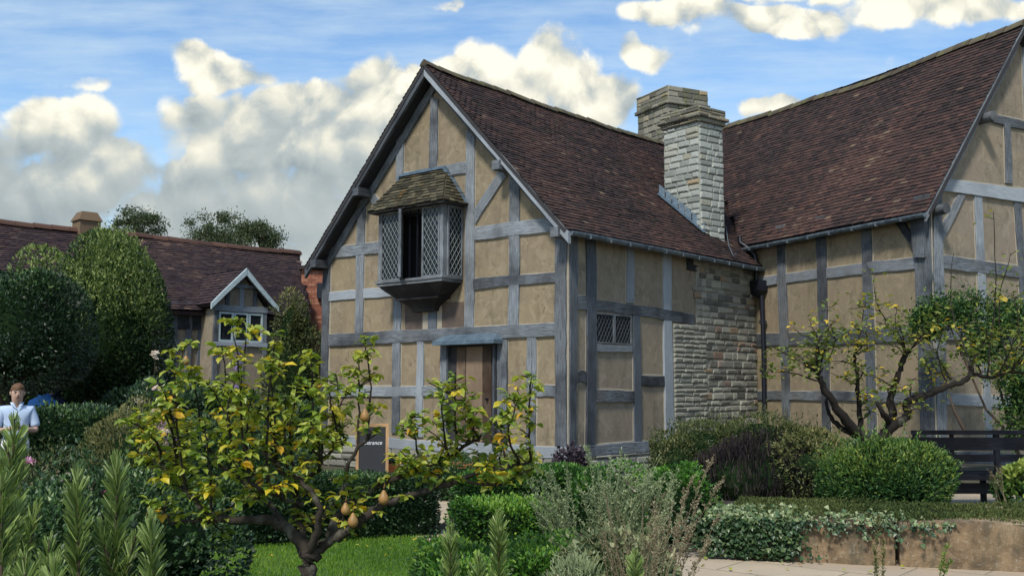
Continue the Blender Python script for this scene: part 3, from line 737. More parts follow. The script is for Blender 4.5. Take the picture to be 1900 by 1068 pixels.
# back chimney on the ridge of the right wing
cen = atY(1240, 200, 28.0)
azb = -27.5; dl2, dr2 = dirv(azb), dirv(azb + 90); cen = V(cen[0], cen[1], 0)
wl2, _ = vert_w(cen + Z * 8, dl2, 1184, 215); wr2, _ = vert_w(cen + Z * 8, dr2, 1311, 205); zt2 = vert_w(cen, dl2, 1239, 160)[1]
print('CHIM2', cen, wl2, wr2, zt2)
ch2, c, dl, dr, fcs, zc = chimney('back_chimney', cen, azb, wl2, wr2, 5.5, zt2, M['stone_old'], M['mortar'], .5, (.12, .2), house)
mb = MB(); capring(mb, c, dl, dr, wl2, wr2, zc, zc + .1, .07); capring(mb, c, dl, dr, wl2, wr2, zc + .1, zc + .52, .02, (.1, .16)); mb.build('chimney_cap', M['stone_old'], ch2)

# ---------- leaded lights
def leaded(fr, u0, u1, z0, z1, par, d=.0, sp=(.085, .125), w=.005, frame=.03, fm='timber', fname='frame', gm='glass', pane=True, lm='lattice'):
    """frame mesh with pane and lattice as sub-parts (or all under par)"""
    mb = MB()
    for a in ((u0, z0, u1 - u0, frame), (u0, z1 - frame, u1 - u0, frame), (u0, z0 + frame, frame, z1 - z0 - 2 * frame), (u1 - frame, z0 + frame, frame, z1 - z0 - 2 * frame)):
        mb.box(fr.p(a[0], a[1], d - .02), fr.u * a[2], Z * a[3], fr.n * .05)
    fo = mb.build(fname, M[fm], par)
    u0 += frame; u1 -= frame; z0 += frame; z1 -= frame
    if pane:
        mb = MB(); nx, nz = max(2, int((u1 - u0) / sp[0])), max(2, int((z1 - z0) / sp[1]))
        P = [[fr.p(u0 + (u1 - u0) * i / nx, z0 + (z1 - z0) * j / nz, d + R.uniform(-.003, .003)) for i in range(nx + 1)] for j in range(nz + 1)]
        mb.grid(P, sm=False); mb.build('pane', M[gm], par)
    mb = MB(); sl = sp[1] / sp[0]
    def clipline(cu, cz, s):
        pts = []
        # line z = cz + s*(u-cu) clipped to rect
        t0, t1 = u0, u1
        za, zb = cz + s * (t0 - cu), cz + s * (t1 - cu)
        if s > 0:
            if za < z0: t0 = cu + (z0 - cz) / s
            if zb > z1: t1 = cu + (z1 - cz) / s
        else:
            if za > z1: t0 = cu + (z1 - cz) / s
            if zb < z0: t1 = cu + (z0 - cz) / s
        if t1 - t0 < .01: return None
        return (t0, cz + s * (t0 - cu)), (t1, cz + s * (t1 - cu))
    n = int((u1 - u0) / sp[0] + (z1 - z0) / sp[1]) + 2
    for i in range(-n, n + 1):
        for s in (sl, -sl):
            g = clipline(u0 + i * sp[0], z0, s)
            if g:
                a, b = g; mb.bar(fr.p(*a, d + .008 + (.002 if s > 0 else 0)), fr.p(*b, d + .008 + (.002 if s > 0 else 0)), w, .006, up=fr.n)
    mb.build('lattice', M[lm], par)
    return fo
# side wall window
wroot = MB(); a = FB.px(1102, 580); b = FB.px(1170, 642)
uL, uR, zt, zb = a[0], b[0], FB.px(1102, 579)[1], FB.px(1102, 636)[1]
wroot.box(FB.p(uL, zb, -.1), DB * (uR - uL), Z * (zt - zb), FB.n * .105); win = wroot.build('side_window', M['black_iron'], house)
um = (uL + uR) / 2 + .01
leaded(FB, uL, um, zb, zt, win, .012, (.10, .15), .0045, .03, 'timber_b'); leaded(FB, um + .003, uR, zb, zt, win, .012, (.10, .15), .0045, .03, 'timber_b')

# ---------- oriel window
OD = .52
FO = Fr(P0 - DB * OD, DA, -DB)
ur = FO.px(823, 450)[0]; ul = FO.px(703, 450)[0]; zs = FO.px(823, 512)[1]; zt = FO.px(823, 381)[1] + .02
print('ORIEL', ur, ul, zs, zt, 'wall u', FA.px(866, 450)[0])
oriel = MB()
oriel.box(FO.p(ur, zs - .09, .045), DA * (ul - ur), Z * .08, -FO.n * (OD + .045)); oriel.box(FO.p(ur - .03, zs - .03, .07), DA * (ul - ur + .06), Z * .045, -FO.n * (OD + .07))
oriel.box(FO.p(ur, zt - .0, .02), DA * (ul - ur), Z * .1, -FO.n * (OD + .02))
for u in (ur, ul - .09): oriel.box(FO.p(u, zs + .015, .012), DA * .09, Z * (zt - zs - .015), -FO.n * .09)
ori = oriel.build('oriel_window', M['timber'], house, 'oriel window under a mossy stone roof, its middle light open')
Wd = ul - ur - .18; lw = Wd / 3
a0 = ur + .09
leaded(FO, a0, a0 + lw * .86, zs + .015, zt, ori, 0, (.11, .165), .0045, lm='lattice_pale', frame=.03)
leaded(FO, ul - .09 - lw * 1.05, ul - .09, zs + .015, zt, ori, 0, (.11, .165), .0045, lm='lattice_pale', frame=.03)
# open middle light: casement swung outward
u_h = ul - .09 - lw * 1.05
ca = dirv(-49.25 + 180 - 0); 
dsw = nrm(-DB * .74 - DA * .67)
FCs = Fr(FO.p(u_h, 0, .02), dsw, nrm(np.cross(Z, dsw)))
leaded(FCs, 0, lw * .62, zs + .03, zt - .02, ori, 0, (.11, .165), .0045, lm='lattice_pale', frame=.03, fname='open_casement')
mb = MB()
for f in (.35, .72): mb.box(FO.p(a0 + lw * .86 + (u_h - a0 - lw * .86) * f, zs + .01, -.06), DA * .025, Z * (zt - zs), -FO.n * .03)
mb.build('window_bars', M['black_iron'], ori)
# side lights
FS1 = Fr(P0 + DA * ur - DB * OD, DB, -DA); FS2 = Fr(P0 + DA * ul - DB * OD, DB, DA)
for fr in (FS1, FS2): leaded(fr, .09, OD - .01, zs + .015, zt, ori, 0, (.11, .165), .0045, lm='lattice_pale', frame=.035)
# flat dark panel whose colour stands in for the unlit room behind
mb = MB(); mb.box(FA.p(ur + .02, zs - .02, -.02), DA * (ul - ur - .04), Z * (zt - zs), FA.n * .03); mb.build('room_dark_panel', M['soffit'], ori)
M['cove'] = m_timber('dark_coving', (.05, .05, .055), (.022, .02, .022), (.008, .008, .009), (.05, .035, .03))
# coved base
def cove(mb, rings, mat=None):
    rows = []
    for (z, eu, d) in rings:   # eu inset each side, d depth from wall
        rows.append([FA.p(ur + eu, z, 0), FA.p(ur + eu, z, d), FA.p(ul - eu, z, d), FA.p(ul - eu, z, 0)])
    for i in range(len(rows) - 1):
        for k in range(3): mb.face([rows[i][k], rows[i][k + 1], rows[i + 1][k + 1], rows[i + 1][k]])
    mb.face(rows[-1]); mb.face(rows[0][::-1])
mb = MB(); w_ = (ul - ur)
cove(mb, [(zs - .09, .02, OD), (zs - .13, .06, OD - .02), (zs - .19, .13, OD - .06), (zs - .25, .21, OD - .12), (zs - .31, .29, OD - .17), (zs - .345, .33, OD - .19)])
cove(mb, [(zs - .345, .31, OD - .16), (zs - .375, .31, OD - .16)])
cove(mb, [(zs - .375, .36, OD - .2), (zs - .42, .44, OD - .25), (zs - .48, .53, OD - .31), (zs - .54, .60, OD - .36), (zs - .60, .62, OD - .38)])
mb.build('coved_base', M['cove'], ori)
# hipped mossy roof
ze = zt + .04; ex = .16; zr = FA.px(828, 314)[1]; uTr = FA.px(830, 330)[0]; uTl = FA.px(748, 330)[0]
E0 = FO.p(ur - ex, ze, ex + .02); E1 = FO.p(ul + ex, ze, ex + .02); B0 = FA.p(ur - ex, ze, 0); B1 = FA.p(ul + ex, ze, 0); T0 = FA.p(uTr, zr, .02); T1 = FA.p(uTl, zr, .02)
mb = MB()
for q in ((E0, E1, T1, T0), (E0, T0, B0), (E1, B1, T1), (E0, B0, B1, E1)): mb.face([p - Z * .03 for p in q])
ro = mb.build('oriel_roof', M['soffit'], ori)
mb = MB(); nrow = 11
for (A0, A1, D0, D1, cnt) in ((E0, E1, T0, T1, 12), (B0, E0, T0, T0, 5), (E1, B1, T1, T1, 5)):
    for r in range(nrow):
        f0, f1 = r / nrow, min(1, (r + 1.5) / nrow)
        L0, L1_ = A0 + (D0 - A0) * f0, A1 + (D1 - A1) * f0; H0, H1 = A0 + (D0 - A0) * f1, A1 + (D1 - A1) * f1
        nn = nrm(np.cross(A1 - A0, (D0 - A0))); nn = nn if nn[2] > 0 else -nn
        m_ = max(1, int(cnt * (1 - f0 * .6))); cuts = sorted([0, 1] + [min(.98, max(.02, (i + R.uniform(-.25, .25)) / m_)) for i in range(1, m_)])
        for i in range(len(cuts) - 1):
            a, b = cuts[i], cuts[i + 1] - .006; th = R.uniform(.018, .035); t = R.random(); dr_ = R.uniform(-.02, .025)
            p0 = L0 + (L1_ - L0) * a - (D0 - A0) * dr_ * .5; p1 = L0 + (L1_ - L0) * b - (D0 - A0) * dr_ * .5; p2 = H0 + (H1 - H0) * b; p3 = H0 + (H1 - H0) * a
            mb.face([p0 + nn * (th + .012), p1 + nn * (th + .012), p2 + nn * .01, p3 + nn * .01], None, t)
            mb.face([p0, p1, p1 + nn * (th + .012), p0 + nn * (th + .012)], None, t * .5); mb.face([p0, p0 + nn * (th + .012), p3], None, t); mb.face([p1 + nn * (th + .012), p1, p2], None, t)
mb.build('stone_slates', M['slate'], ro)
mb = MB()
mb.bar(B0 + Z * .02 + FA.n * .03, T0 + Z * .02 + FA.n * .03, .05, .16, up=FA.n); mb.bar(T0 + Z * .03 + FA.n * .01, T1 + Z * .03 + FA.n * .01, .05, .12, up=FA.n); mb.bar(B1 + Z * .02 + FA.n * .03, T1 + Z * .02 + FA.n * .03, .05, .16, up=FA.n)
mb.build('lead_flashing', M['lead'], ro)

# ---------- door with lead hood
dL, dR = FA.px(834, 640)[0], FA.px(924, 640)[0]; zt = FA.px(880, 641)[1]; zb = .5
mb = MB(); mb.box(FA.p(dR, zb, -.1), DA * (dL - dR), Z * (zt - zb + .02), FA.n * .104); door_o = mb.build('door_dark_backing', M['soffit'], house)  # flat dark slab; the shade of the reveal is put into its colour
dr0, dr1 = FA.px(913, 700)[0], FA.px(849, 700)[0]
cuts = [dr0, FA.px(897, 700)[0], FA.px(866, 700)[0], dr1]
dm = MB()
for i in range(3):
    a = FA; dd = plank(FA, V(cuts[i] + .006, zb), V(cuts[i + 1] - .006, zb), V(cuts[i] + .006, zt - .02), V(cuts[i + 1] - .006, zt - .02), .015 + .004 * i, None, .002, .01)
    k0 = len(dm.v); dm.v += dd.v; dm.f += [tuple(x + k0 for x in f) for f in dd.f]; dm.uv += dd.uv; dm.t += dd.t; dm.smooth += dd.smooth
door = dm.build('door', M['door'], door_o, 'worn plank door, dark at the top')
mb = MB(); mb.tube([FA.p(dr0 + .09, 1.45, .02), FA.p(dr0 + .09, 1.45, .08)], .022, 8); mb.build('door_knob', M['black_iron'], door)
for u in (dR + .01, dL - .05): mb = MB(); mb.box(FA.p(u, zb, 0), DA * .045, Z * (zt - zb), FA.n * .09); mb.build('door_jamb', M['timber_dark'], door_o)
h0, h1 = FA.px(822, 640)[0], FA.px(936, 640)[0]; zf = zt + .02
hr_ = lambda u0, u1, z, d: [FA.p(u1, z, d), FA.p(u0, z, d)]
mb = MB(); a = [FA.p(h1, zf, .3), FA.p(h0, zf, .3)]; a2 = [p + Z * .07 for p in a]; w0 = [FA.p(h1, zf, .03), FA.p(h0, zf, .03)]; tp = [FA.p(h1 + .12, zf + .2, .06), FA.p(h0 - .12, zf + .2, .06)]; w2 = [FA.p(h1, zf + .07, .03), FA.p(h0, zf + .07, .03)]
mb.face([a[0], a[1], a2[1], a2[0]]); mb.face([a2[0], a2[1], tp[1], tp[0]]); mb.face([a[1], w0[1], w2[1], a2[1]]); mb.face([w0[0], a[0], a2[0], w2[0]]); mb.face([w2[0], a2[0], tp[0]]); mb.face([a2[1], w2[1], tp[1]]); mb.face([w0[0], w0[1], a[1], a[0]])
mb.build('door_hood', M['lead'], door_o)
# ------------------------------------------------------------ leaves
TPL = {
 'flat': (np.array([[0, 0, 0], [.45, .5, .12], [1, 0, -.05], [.45, -.5, .12]]), [0, 1, 2, 0, 2, 3], 3),
 'leaf': (np.array([[0, 0, 0], [.25, .42, .10], [.62, .46, .08], [1, 0, -.18], [.62, -.46, .08], [.25, -.42, .10], [.28, 0, 0], [.64, 0, -.03]]),
          [0, 6, 1, 0, 5, 6, 6, 7, 2, 6, 2, 1, 6, 5, 4, 6, 4, 7, 7, 3, 2, 7, 4, 3], 3),
 'needle': (np.array([[0, -.5, 0], [.95, -.35, 0], [1, .3, 0], [0, .5, 0]]), [0, 1, 2, 0, 2, 3], 3),
 'ivy': (np.array([[0, 0, 0], [.1, .5, .03], [.5, .34, .06], [1, 0, 0], [.5, -.34, .06], [.1, -.5, .03], [.35, 0, -.04]]), [0, 6, 1, 1, 6, 2, 2, 6, 3, 3, 6, 4, 4, 6, 5, 5, 6, 0], 3),
}
def leafset(pos, d, size, shape='flat', width=.5, tint=None, up=None, rs=NR, spread=.0):
    """returns (verts, faces(flat tri), tint) for many leaves"""
    pos = np.asarray(pos, float); n = len(pos); d = np.asarray(d, float)
    if spread: d = d + rs.normal(0, spread, (n, 3))
    d = d / (np.linalg.norm(d, axis=1, keepdims=True) + 1e-9)
    r = rs.normal(0, 1, (n, 3)) if up is None else up + rs.normal(0, .35, (n, 3))
    s = np.cross(d, r); s /= (np.linalg.norm(s, axis=1, keepdims=True) + 1e-9); nn = np.cross(s, d)
    tp, fc, k = TPL[shape]; size = np.broadcast_to(np.asarray(size, float), (n,))
    v = pos[:, None, :] + (d[:, None, :] * tp[None, :, 0:1] + s[:, None, :] * tp[None, :, 1:2] * width + nn[:, None, :] * tp[None, :, 2:3]) * size[:, None, None]
    f = (np.asarray(fc)[None, :] + (np.arange(n) * len(tp))[:, None]).ravel()
    if tint is None: tint = rs.rand(n)
    return v.reshape(-1, 3), f, np.repeat(np.clip(tint, 0, 1), len(tp))
def join(*sets):
    V_, F_, T_ = [], [], []; o = 0
    for v, f, t in sets: V_.append(v); F_.append(f + o); T_.append(t); o += len(v)
    return np.concatenate(V_), np.concatenate(F_), np.concatenate(T_)
def mesh_of(name, sets, m, parent=None, label=None):
    v, f, t = join(*sets); o = raw_mesh(name, v, f, 3, t, m, parent, False, label)
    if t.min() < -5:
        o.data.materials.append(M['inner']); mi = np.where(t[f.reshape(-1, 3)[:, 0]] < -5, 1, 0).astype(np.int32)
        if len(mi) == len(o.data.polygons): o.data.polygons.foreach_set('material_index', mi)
    return o
def ico(c, r, sub=3, noise_=.12, seed=0, t=.2, flat=None):
    import bmesh
    bm = bmesh.new(); bmesh.ops.create_icosphere(bm, subdivisions=sub, radius=1); rs = np.random.RandomState(seed)
    v = np.array([x.co[:] for x in bm.verts]); f = np.array([[q.index for q in p.verts] for p in bm.faces]).ravel(); bm.free()
    K = rs.normal(0, 1, (6, 3)) * 2.2; ph = rs.rand(6) * 6
    k = 1 + noise_ * sum(np.sin(v @ K[i] + ph[i]) for i in range(6)) / 2.5
    v = v * k[:, None] * np.asarray(r) + np.asarray(c); return v, f, np.full(len(v), t)
def blobcrown(c, r, n, size, seed, shape='flat', width=.5, lump=26, lumpr=.26, outward=.9, tint=(.3, .2), top_tint=.25, core=.82, flatb=True, upd=.3, squ=2.0):
    """leafy mass: leaves in clumps over an uneven ellipsoid with a solid core painted dark like shade"""
    rs = np.random.RandomState(seed); c = np.asarray(c, float); r = np.asarray(r, float)
    K = rs.normal(0, 1, (6, 3)) * 2.0; ph = rs.rand(6) * 6
    def bump_(q): return 1 + .10 * sum(np.sin(q @ K[i] + ph[i]) for i in range(6)) / 2.2
    q = rs.normal(0, 1, (lump, 3)); q /= np.linalg.norm(q, axis=1, keepdims=True)
    q = np.sign(q) * np.abs(q) ** (2 / squ); q /= (np.sum(np.abs(q) ** squ, axis=1, keepdims=True)) ** (1 / squ)
    pick = rs.randint(0, lump, n); off = rs.normal(0, lumpr, (n, 3)); p = q[pick] * .97 + off
    ln = (np.sum(np.abs(p) ** squ, axis=1, keepdims=True)) ** (1 / squ); ln_c = np.clip(ln, .72, 1.08)
    p = p / ln * ln_c; u = p.copy(); p = p * bump_(p)[:, None]
    pos = c + p * r
    if flatb: pos = pos[pos[:, 2] > .01]; keep = (c + p * r)[:, 2] > .01; u = u[keep]; pick = pick[keep]
    d = u * outward + rs.normal(0, .55, u.shape) + np.array([0, 0, upd])
    lt = rs.normal(0, tint[1] * .7, lump)[pick]
    t = tint[0] + lt + rs.normal(0, tint[1] * .6, len(pos)) + top_tint * np.clip(u[:, 2], -1, 1)  # upper leaves painted lighter, as if lit from above
    L = leafset(pos, d, size * rs.uniform(.7, 1.3, len(pos)), shape, width, t, rs=rs)
    sets = [L]
    if squ == 2.0 and n > 2000 and outward > .5:      # stray shoots that break the outline
        rm = float(np.mean(r)); ns = int(30 + n / 90)
        for k_ in range(ns):
            a_ = rs.normal(0, 1, 3); a_[2] = abs(a_[2]) * .9; a_ /= np.linalg.norm(a_); L_ = rs.uniform(.12, .42) * min(rm, .8); m2 = int(6 + L_ / size * 2.2); s_ = rs.rand(m2, 1)
            dd_ = a_ * .6 + np.array([0, 0, .75]) + rs.normal(0, .25, 3); base_ = c + a_ * r * bump_(a_[None])[0] * .95
            sets.append(leafset(base_ + dd_ * L_ * s_ + rs.normal(0, size * .25, (m2, 3)), dd_ + rs.normal(0, .7, (m2, 3)), size * rs.uniform(.6, 1.1, m2), shape, width, rs.normal(tint[0] + .22, .15, m2), rs=rs))
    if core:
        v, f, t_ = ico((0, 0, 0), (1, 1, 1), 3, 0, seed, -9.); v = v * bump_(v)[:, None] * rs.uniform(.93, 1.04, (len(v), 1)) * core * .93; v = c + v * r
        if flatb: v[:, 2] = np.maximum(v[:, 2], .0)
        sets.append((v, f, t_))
    return sets
def hedge(x0, y0, x1, y1, w, h, n, size, seed, shape='flat', width=.6, z0=0., tint=(.35, .2), rnd=.12, core=True, jit=.02):
    """clipped hedge along a line with rounded shoulders"""
    rs = np.random.RandomState(seed); a, b = V(x0, y0, z0), V(x1, y1, z0); L = np.linalg.norm(b - a); d = (b - a) / L; s = V(-d[1], d[0], 0)
    # param: choose along top, sides, ends
    ar = np.array([L * w, L * h, L * h, w * h, w * h]); ch = rs.choice(5, n, p=ar / ar.sum()); u, v = rs.rand(n), rs.rand(n)
    X = np.where(ch < 3, u * L, np.where(ch == 3, 0, L)); Yv = np.where(ch == 0, (v - .5) * w, np.where(ch == 1, -w / 2, np.where(ch == 2, w / 2, (u - .5) * w))); Zv = np.where(ch == 0, h, v * h)
    N_ = np.stack([np.where(ch == 3, -1, np.where(ch == 4, 1, 0)), np.where(ch == 1, -1, np.where(ch == 2, 1, 0)), np.where(ch == 0, 1, 0)], 1).astype(float)
    # rounding
    cxx = np.clip(X, rnd, L - rnd); cy = np.clip(Yv, -w / 2 + rnd, w / 2 - rnd); cz = np.minimum(Zv, h - rnd)
    e = np.stack([X - cxx, Yv - cy, Zv - cz], 1); ln = np.linalg.norm(e, axis=1, keepdims=True); out = np.where(ln > 1e-4, e / np.maximum(ln, 1e-4), N_)
    P = np.stack([cxx, cy, cz], 1) + out * np.minimum(rnd, np.maximum(ln, 0))
    wob = .03 * np.sin(X * 3.1 + seed)[:, None] + .02 * np.sin(X * 7.3 + Zv * 5 + Yv * 6)[:, None] + rs.normal(0, jit, (n, 1))
    P = P + out * wob
    Wd = a + P[:, 0:1] * d + P[:, 1:2] * s + P[:, 2:3] * Z; O = out[:, 0:1] * d + out[:, 1:2] * s + out[:, 2:3] * Z
    t = tint[0] + rs.normal(0, tint[1], n) + .25 * O[:, 2] + .12 * np.sin(X * 4 + Yv * 5)  # upward-facing leaves painted lighter, sides darker, like light from the sky
    sets = [leafset(Wd, O + V(0, 0, .25), size * rs.uniform(.7, 1.3, n), shape, width, t, rs=rs, spread=.55)]
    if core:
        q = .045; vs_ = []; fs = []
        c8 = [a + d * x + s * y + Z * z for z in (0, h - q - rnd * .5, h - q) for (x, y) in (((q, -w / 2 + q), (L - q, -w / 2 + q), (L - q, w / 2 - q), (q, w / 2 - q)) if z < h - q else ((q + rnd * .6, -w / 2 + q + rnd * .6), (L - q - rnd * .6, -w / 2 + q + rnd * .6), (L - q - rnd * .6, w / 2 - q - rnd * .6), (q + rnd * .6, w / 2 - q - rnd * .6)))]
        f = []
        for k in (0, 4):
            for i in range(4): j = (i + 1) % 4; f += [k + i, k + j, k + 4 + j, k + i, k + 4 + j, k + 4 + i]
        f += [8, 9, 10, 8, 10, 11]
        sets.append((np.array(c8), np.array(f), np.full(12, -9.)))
    return sets
g_ = lambda *s: [(p, c) for p, c in s]
M['inner'] = m_plain('shaded_core', (.008, .018, .008), 1., nscale=25, c2=(.016, .032, .012), spec=0., bstr=.8)  # near-black solid cores; shade between the leaves is painted into them
M['leaf_dark'] = m_leaf('dark_evergreen_leaf', [(0, (.008, .022, .012)), (.4, (.018, .048, .022)), (.7, (.05, .11, .035)), (1, (.14, .22, .07))], .15, .45, .45)
M['leaf_shag'] = m_leaf('bay_leaf', [(0, (.010, .026, .012)), (.4, (.03, .065, .022)), (.62, (.09, .15, .04)), (.85, (.21, .28, .08)), (1, (.33, .39, .14))], .25)
M['leaf_box'] = m_leaf('box_leaf', [(0, (.010, .035, .012)), (.4, (.030, .10, .018)), (.7, (.10, .25, .03)), (1, (.26, .42, .06))], .25, .45, .45)
M['leaf_bg'] = m_leaf('distant_leaf', [(0, (.03, .05, .025)), (.5, (.07, .10, .045)), (1, (.16, .19, .09))], .35)
M['leaf_yew'] = m_leaf('climber_leaf', [(0, (.018, .03, .014)), (.5, (.055, .08, .027)), (.8, (.13, .15, .05)), (1, (.24, .22, .09))], .2)
M['leaf_pear'] = m_leaf('pear_leaf', [(0, (.08, .15, .02)), (.25, (.15, .25, .03)), (.5, (.27, .35, .045)), (.70, (.40, .43, .06)), (.84, (.50, .46, .05)), (.95, (.75, .56, .03)), (1, (.62, .38, .03))], .38, .42, .5)
M['leaf_apple'] = m_leaf('apple_leaf', [(0, (.06, .11, .03)), (.4, (.16, .22, .05)), (.7, (.30, .33, .08)), (.88, (.55, .46, .07)), (1, (.80, .55, .05))], .4)
M['leaf_silver'] = m_leaf('silver_leaf', [(0, (.10, .15, .07)), (.5, (.25, .31, .17)), (1, (.46, .50, .31))], .2, .7, .2)
M['leaf_rose'] = m_leaf('rosemary_needle', [(0, (.05, .09, .025)), (.4, (.15, .23, .06)), (.75, (.28, .38, .12)), (1, (.48, .56, .27))], .25, .45, .4)
M['leaf_bush'] = m_leaf('lush_leaf', [(0, (.012, .04, .016)), (.4, (.035, .10, .028)), (.7, (.12, .21, .04)), (1, (.32, .38, .08))], .25)
M['leaf_var'] = m_leaf('variegated_leaf', [(0, (.05, .08, .04)), (.5, (.12, .17, .08)), (.8, (.28, .30, .16)), (1, (.45, .44, .27))], .25)
M['leaf_ivy'] = m_leaf('ivy_leaf', [(0, (.02, .05, .022)), (.5, (.055, .11, .045)), (.8, (.15, .21, .08)), (1, (.30, .35, .18))], .15, .4, .5)
M['dry'] = m_leaf('dry_seed', [(0, (.10, .08, .05)), (.5, (.24, .20, .13)), (1, (.42, .37, .26))], .2, .8, .1)
M['purple_dark'] = m_leaf('dark_purple_leaf', [(0, (.010, .010, .018)), (.5, (.025, .02, .035)), (1, (.06, .045, .06))], .1, .6, .3)
M['dead_dark'] = m_leaf('dead_dark_stem', [(0, (.008, .008, .010)), (.5, (.022, .019, .022)), (1, (.06, .05, .045))], .1, .8, .1)
M['grass'] = m_leaf('lawn_blade', [(0, (.05, .13, .012)), (.5, (.12, .25, .025)), (1, (.24, .36, .05))], .3, .6, .2)
M['pink'] = m_leaf('pink_petal', [(0, (.50, .16, .38)), (.5, (.72, .34, .58)), (1, (.85, .62, .72))], .3, .6, .2)
M['white_petal'] = m_leaf('white_petal', [(0, (.62, .45, .42)), (1, (.85, .78, .72))], .3, .6, .2)
M['mauve'] = m_leaf('mauve_petal', [(0, (.16, .12, .34)), (1, (.36, .27, .55))], .3, .6, .2)

# ------------------------------------------------------------ ground
def sheet(name, poly, z, m, kind='structure', nx=0):
    mb = MB(); mb.face([V(x, y, z) for x, y in poly]); o = mb.build(name, m); tag(o, kind=kind); return o
def ground_mat():
    m, nt, b = new_mat('garden_ground'); p = geo_pos(nt)
    c = ramp(nt, noise(nt, p, .35, 5, .6), [(.35, (.045, .06, .02)), (.55, (.06, .05, .03)), (.7, (.05, .08, .02))])
    nt.links.new(c, b.inputs['Base Color']); b.inputs['Roughness'].default_value = 1; bump(nt, b, noise(nt, p, 14, 6, .7), .6, .03); return m
def paving_mat():
    m, nt, b = new_mat('buff_paving'); p = geo_pos(nt)
    mp = mapping(nt, p, (1, 1, 1), (0, 0, radians(38)))
    br = nd(nt, 'ShaderNodeTexBrick'); nt.links.new(mp, br.inputs['Vector']); br.inputs['Scale'].default_value = 1; br.inputs['Brick Width'].default_value = 1.0; br.inputs['Row Height'].default_value = .62
    br.inputs['Mortar Size'].default_value = .012; br.inputs['Mortar Smooth'].default_value = .4; br.offset = .42
    br.inputs['Color1'].default_value = (.48, .40, .27, 1); br.inputs['Color2'].default_value = (.36, .27, .19, 1); br.inputs['Mortar'].default_value = (.16, .13, .085, 1)
    n = noise(nt, p, 2.2, 7, .65); c = mix(nt, mrange(nt, n, .35, .7, 0, .6), br.outputs['Color'], (.27, .235, .18))
    c = mix(nt, mrange(nt, noise(nt, p, 40, 4, .7), .4, .7, 0, .35), c, (.42, .38, .30))
    nt.links.new(c, b.inputs['Base Color']); b.inputs['Roughness'].default_value = .9
    h = mix(nt, .35, br.outputs['Fac'], noise(nt, p, 30, 6, .7)); 
    inv = nd(nt, 'ShaderNodeMath', operation='MULTIPLY_ADD'); nt.links.new(br.outputs['Fac'], inv.inputs[0]); inv.inputs[1].default_value = -1.; nt.links.new(noise(nt, p, 30, 6, .7), inv.inputs[2])
    bump(nt, b, inv.outputs[0], .5, .012); return m
M['ground'] = ground_mat(); M['paving'] = paving_mat()
M['lawn_base'] = m_plain('lawn_base', (.045, .10, .016), .95, nscale=12, c2=(.07, .13, .025))
sheet('ground', [(-300, -40), (300, -40), (300, 500), (-300, 500)], 0, M['ground'])
sheet('paved_path', [(-1.5, 3), (14, 3), (14, 17.5), (1.5, 17.2), (-6, 20), (-10, 20), (-10, 17), (-3.2, 15), (-1.1, 12.6)], .004, M['paving'])
sheet('garden_bed', [(-12, 5.5), (-3.9, 5.5), (-3.6, 10.5), (-1.4, 11.4), (-1.2, 12.2), (-3.6, 14.3), (-12, 16)], .006, M['soil'])
lawn_poly = [(-3.5, 4.0), (-1.1, 4.0), (-.75, 7.0), (-.95, 11.6), (-2.0, 11.4), (-3.6, 10.4), (-3.9, 7.5)]
sheet('lawn', lawn_poly, .009, M['lawn_base'])
sheet('garden_bed', [(-.9, 5.2), (.9, 5.2), (1.5, 6.0), (1.45, 8.6), (.75, 9.3), (-.7, 9.2)], .008, M['soil'])
sheet('garden_bed', [(-.9, 12.3), (.9, 10.5), (2.4, 10.6), (2.6, 11.6), (1.6, 13.5), (5.4, 15.6), (1.5, 16.8), (-.6, 15.5)], .008, M['soil'])
def inpoly(px_, py_, poly):
    c = np.zeros(len(px_), bool); j = len(poly) - 1
    for i in range(len(poly)):
        xi, yi = poly[i]; xj, yj = poly[j]
        c ^= ((yi > py_) != (yj > py_)) & (px_ < (xj - xi) * (py_ - yi) / (yj - yi + 1e-12) + xi); j = i
    return c
n = 60000; x = NR.uniform(-4, -.7, n); y = NR.uniform(4.5, 11.8, n) ; k = inpoly(x, y, lawn_poly); x, y = x[k], y[k]; n = len(x)
d = np.stack([NR.normal(0, .35, n), NR.normal(0, .35, n), np.ones(n)], 1)
v, f, t = leafset(np.stack([x, y, np.full(n, .005)], 1), d, NR.uniform(.022, .05, n), 'needle', .16, NR.normal(.5, .2, n) + .25 * np.sin(x * 2.1 + y) * np.sin(y * 1.7))
o = raw_mesh('grass', v, f, 3, t, M['grass']); tag(o, 'short green lawn grass under the pear tree', 'grass', kind='stuff')

# ------------------------------------------------------------ background house on the left
FD0 = atY(460, 640, 30.0); FD0[2] = 0; DD = dirv(46.3); FD = Fr(FD0, DD, V(DD[1], -DD[0], 0))
bh = thing('background_house', 'long low house with dark tiled roof and small gabled window bay beyond the trees', 'house', FD0)
dpx = lambda x, y: FD.px(x, y)
SB = 3.3; uL_, uR_ = dpx(-60, 600)[0], np.dot(hit(557, 458, FD0 - FD.n * SB, FD.n) - FD0, DD) - .2; zE_ = dpx(460, 568)[1]
mb = wallpoly(FD, [(uL_, 0), (uL_, zE_), (dpx(566, 560)[0] - .3, zE_), (dpx(566, 560)[0] - .3, 0)]); bw_ = mb.build('wall', M['plaster_b'], bh)
bd = []
for x in (300, 320, 349, 372, 388, 530, 545): u = dpx(x, 640)[0]; bd.append(('post', u - .09, 0, u + .09, zE_))
for z in (.5, 1.7, 2.75): bd.append(('rail', uL_, z, dpx(566, 560)[0] - .3, z + .2))
bd.append(('wall_plate', uL_, zE_ - .75, dpx(566, 560)[0] - .3, zE_))
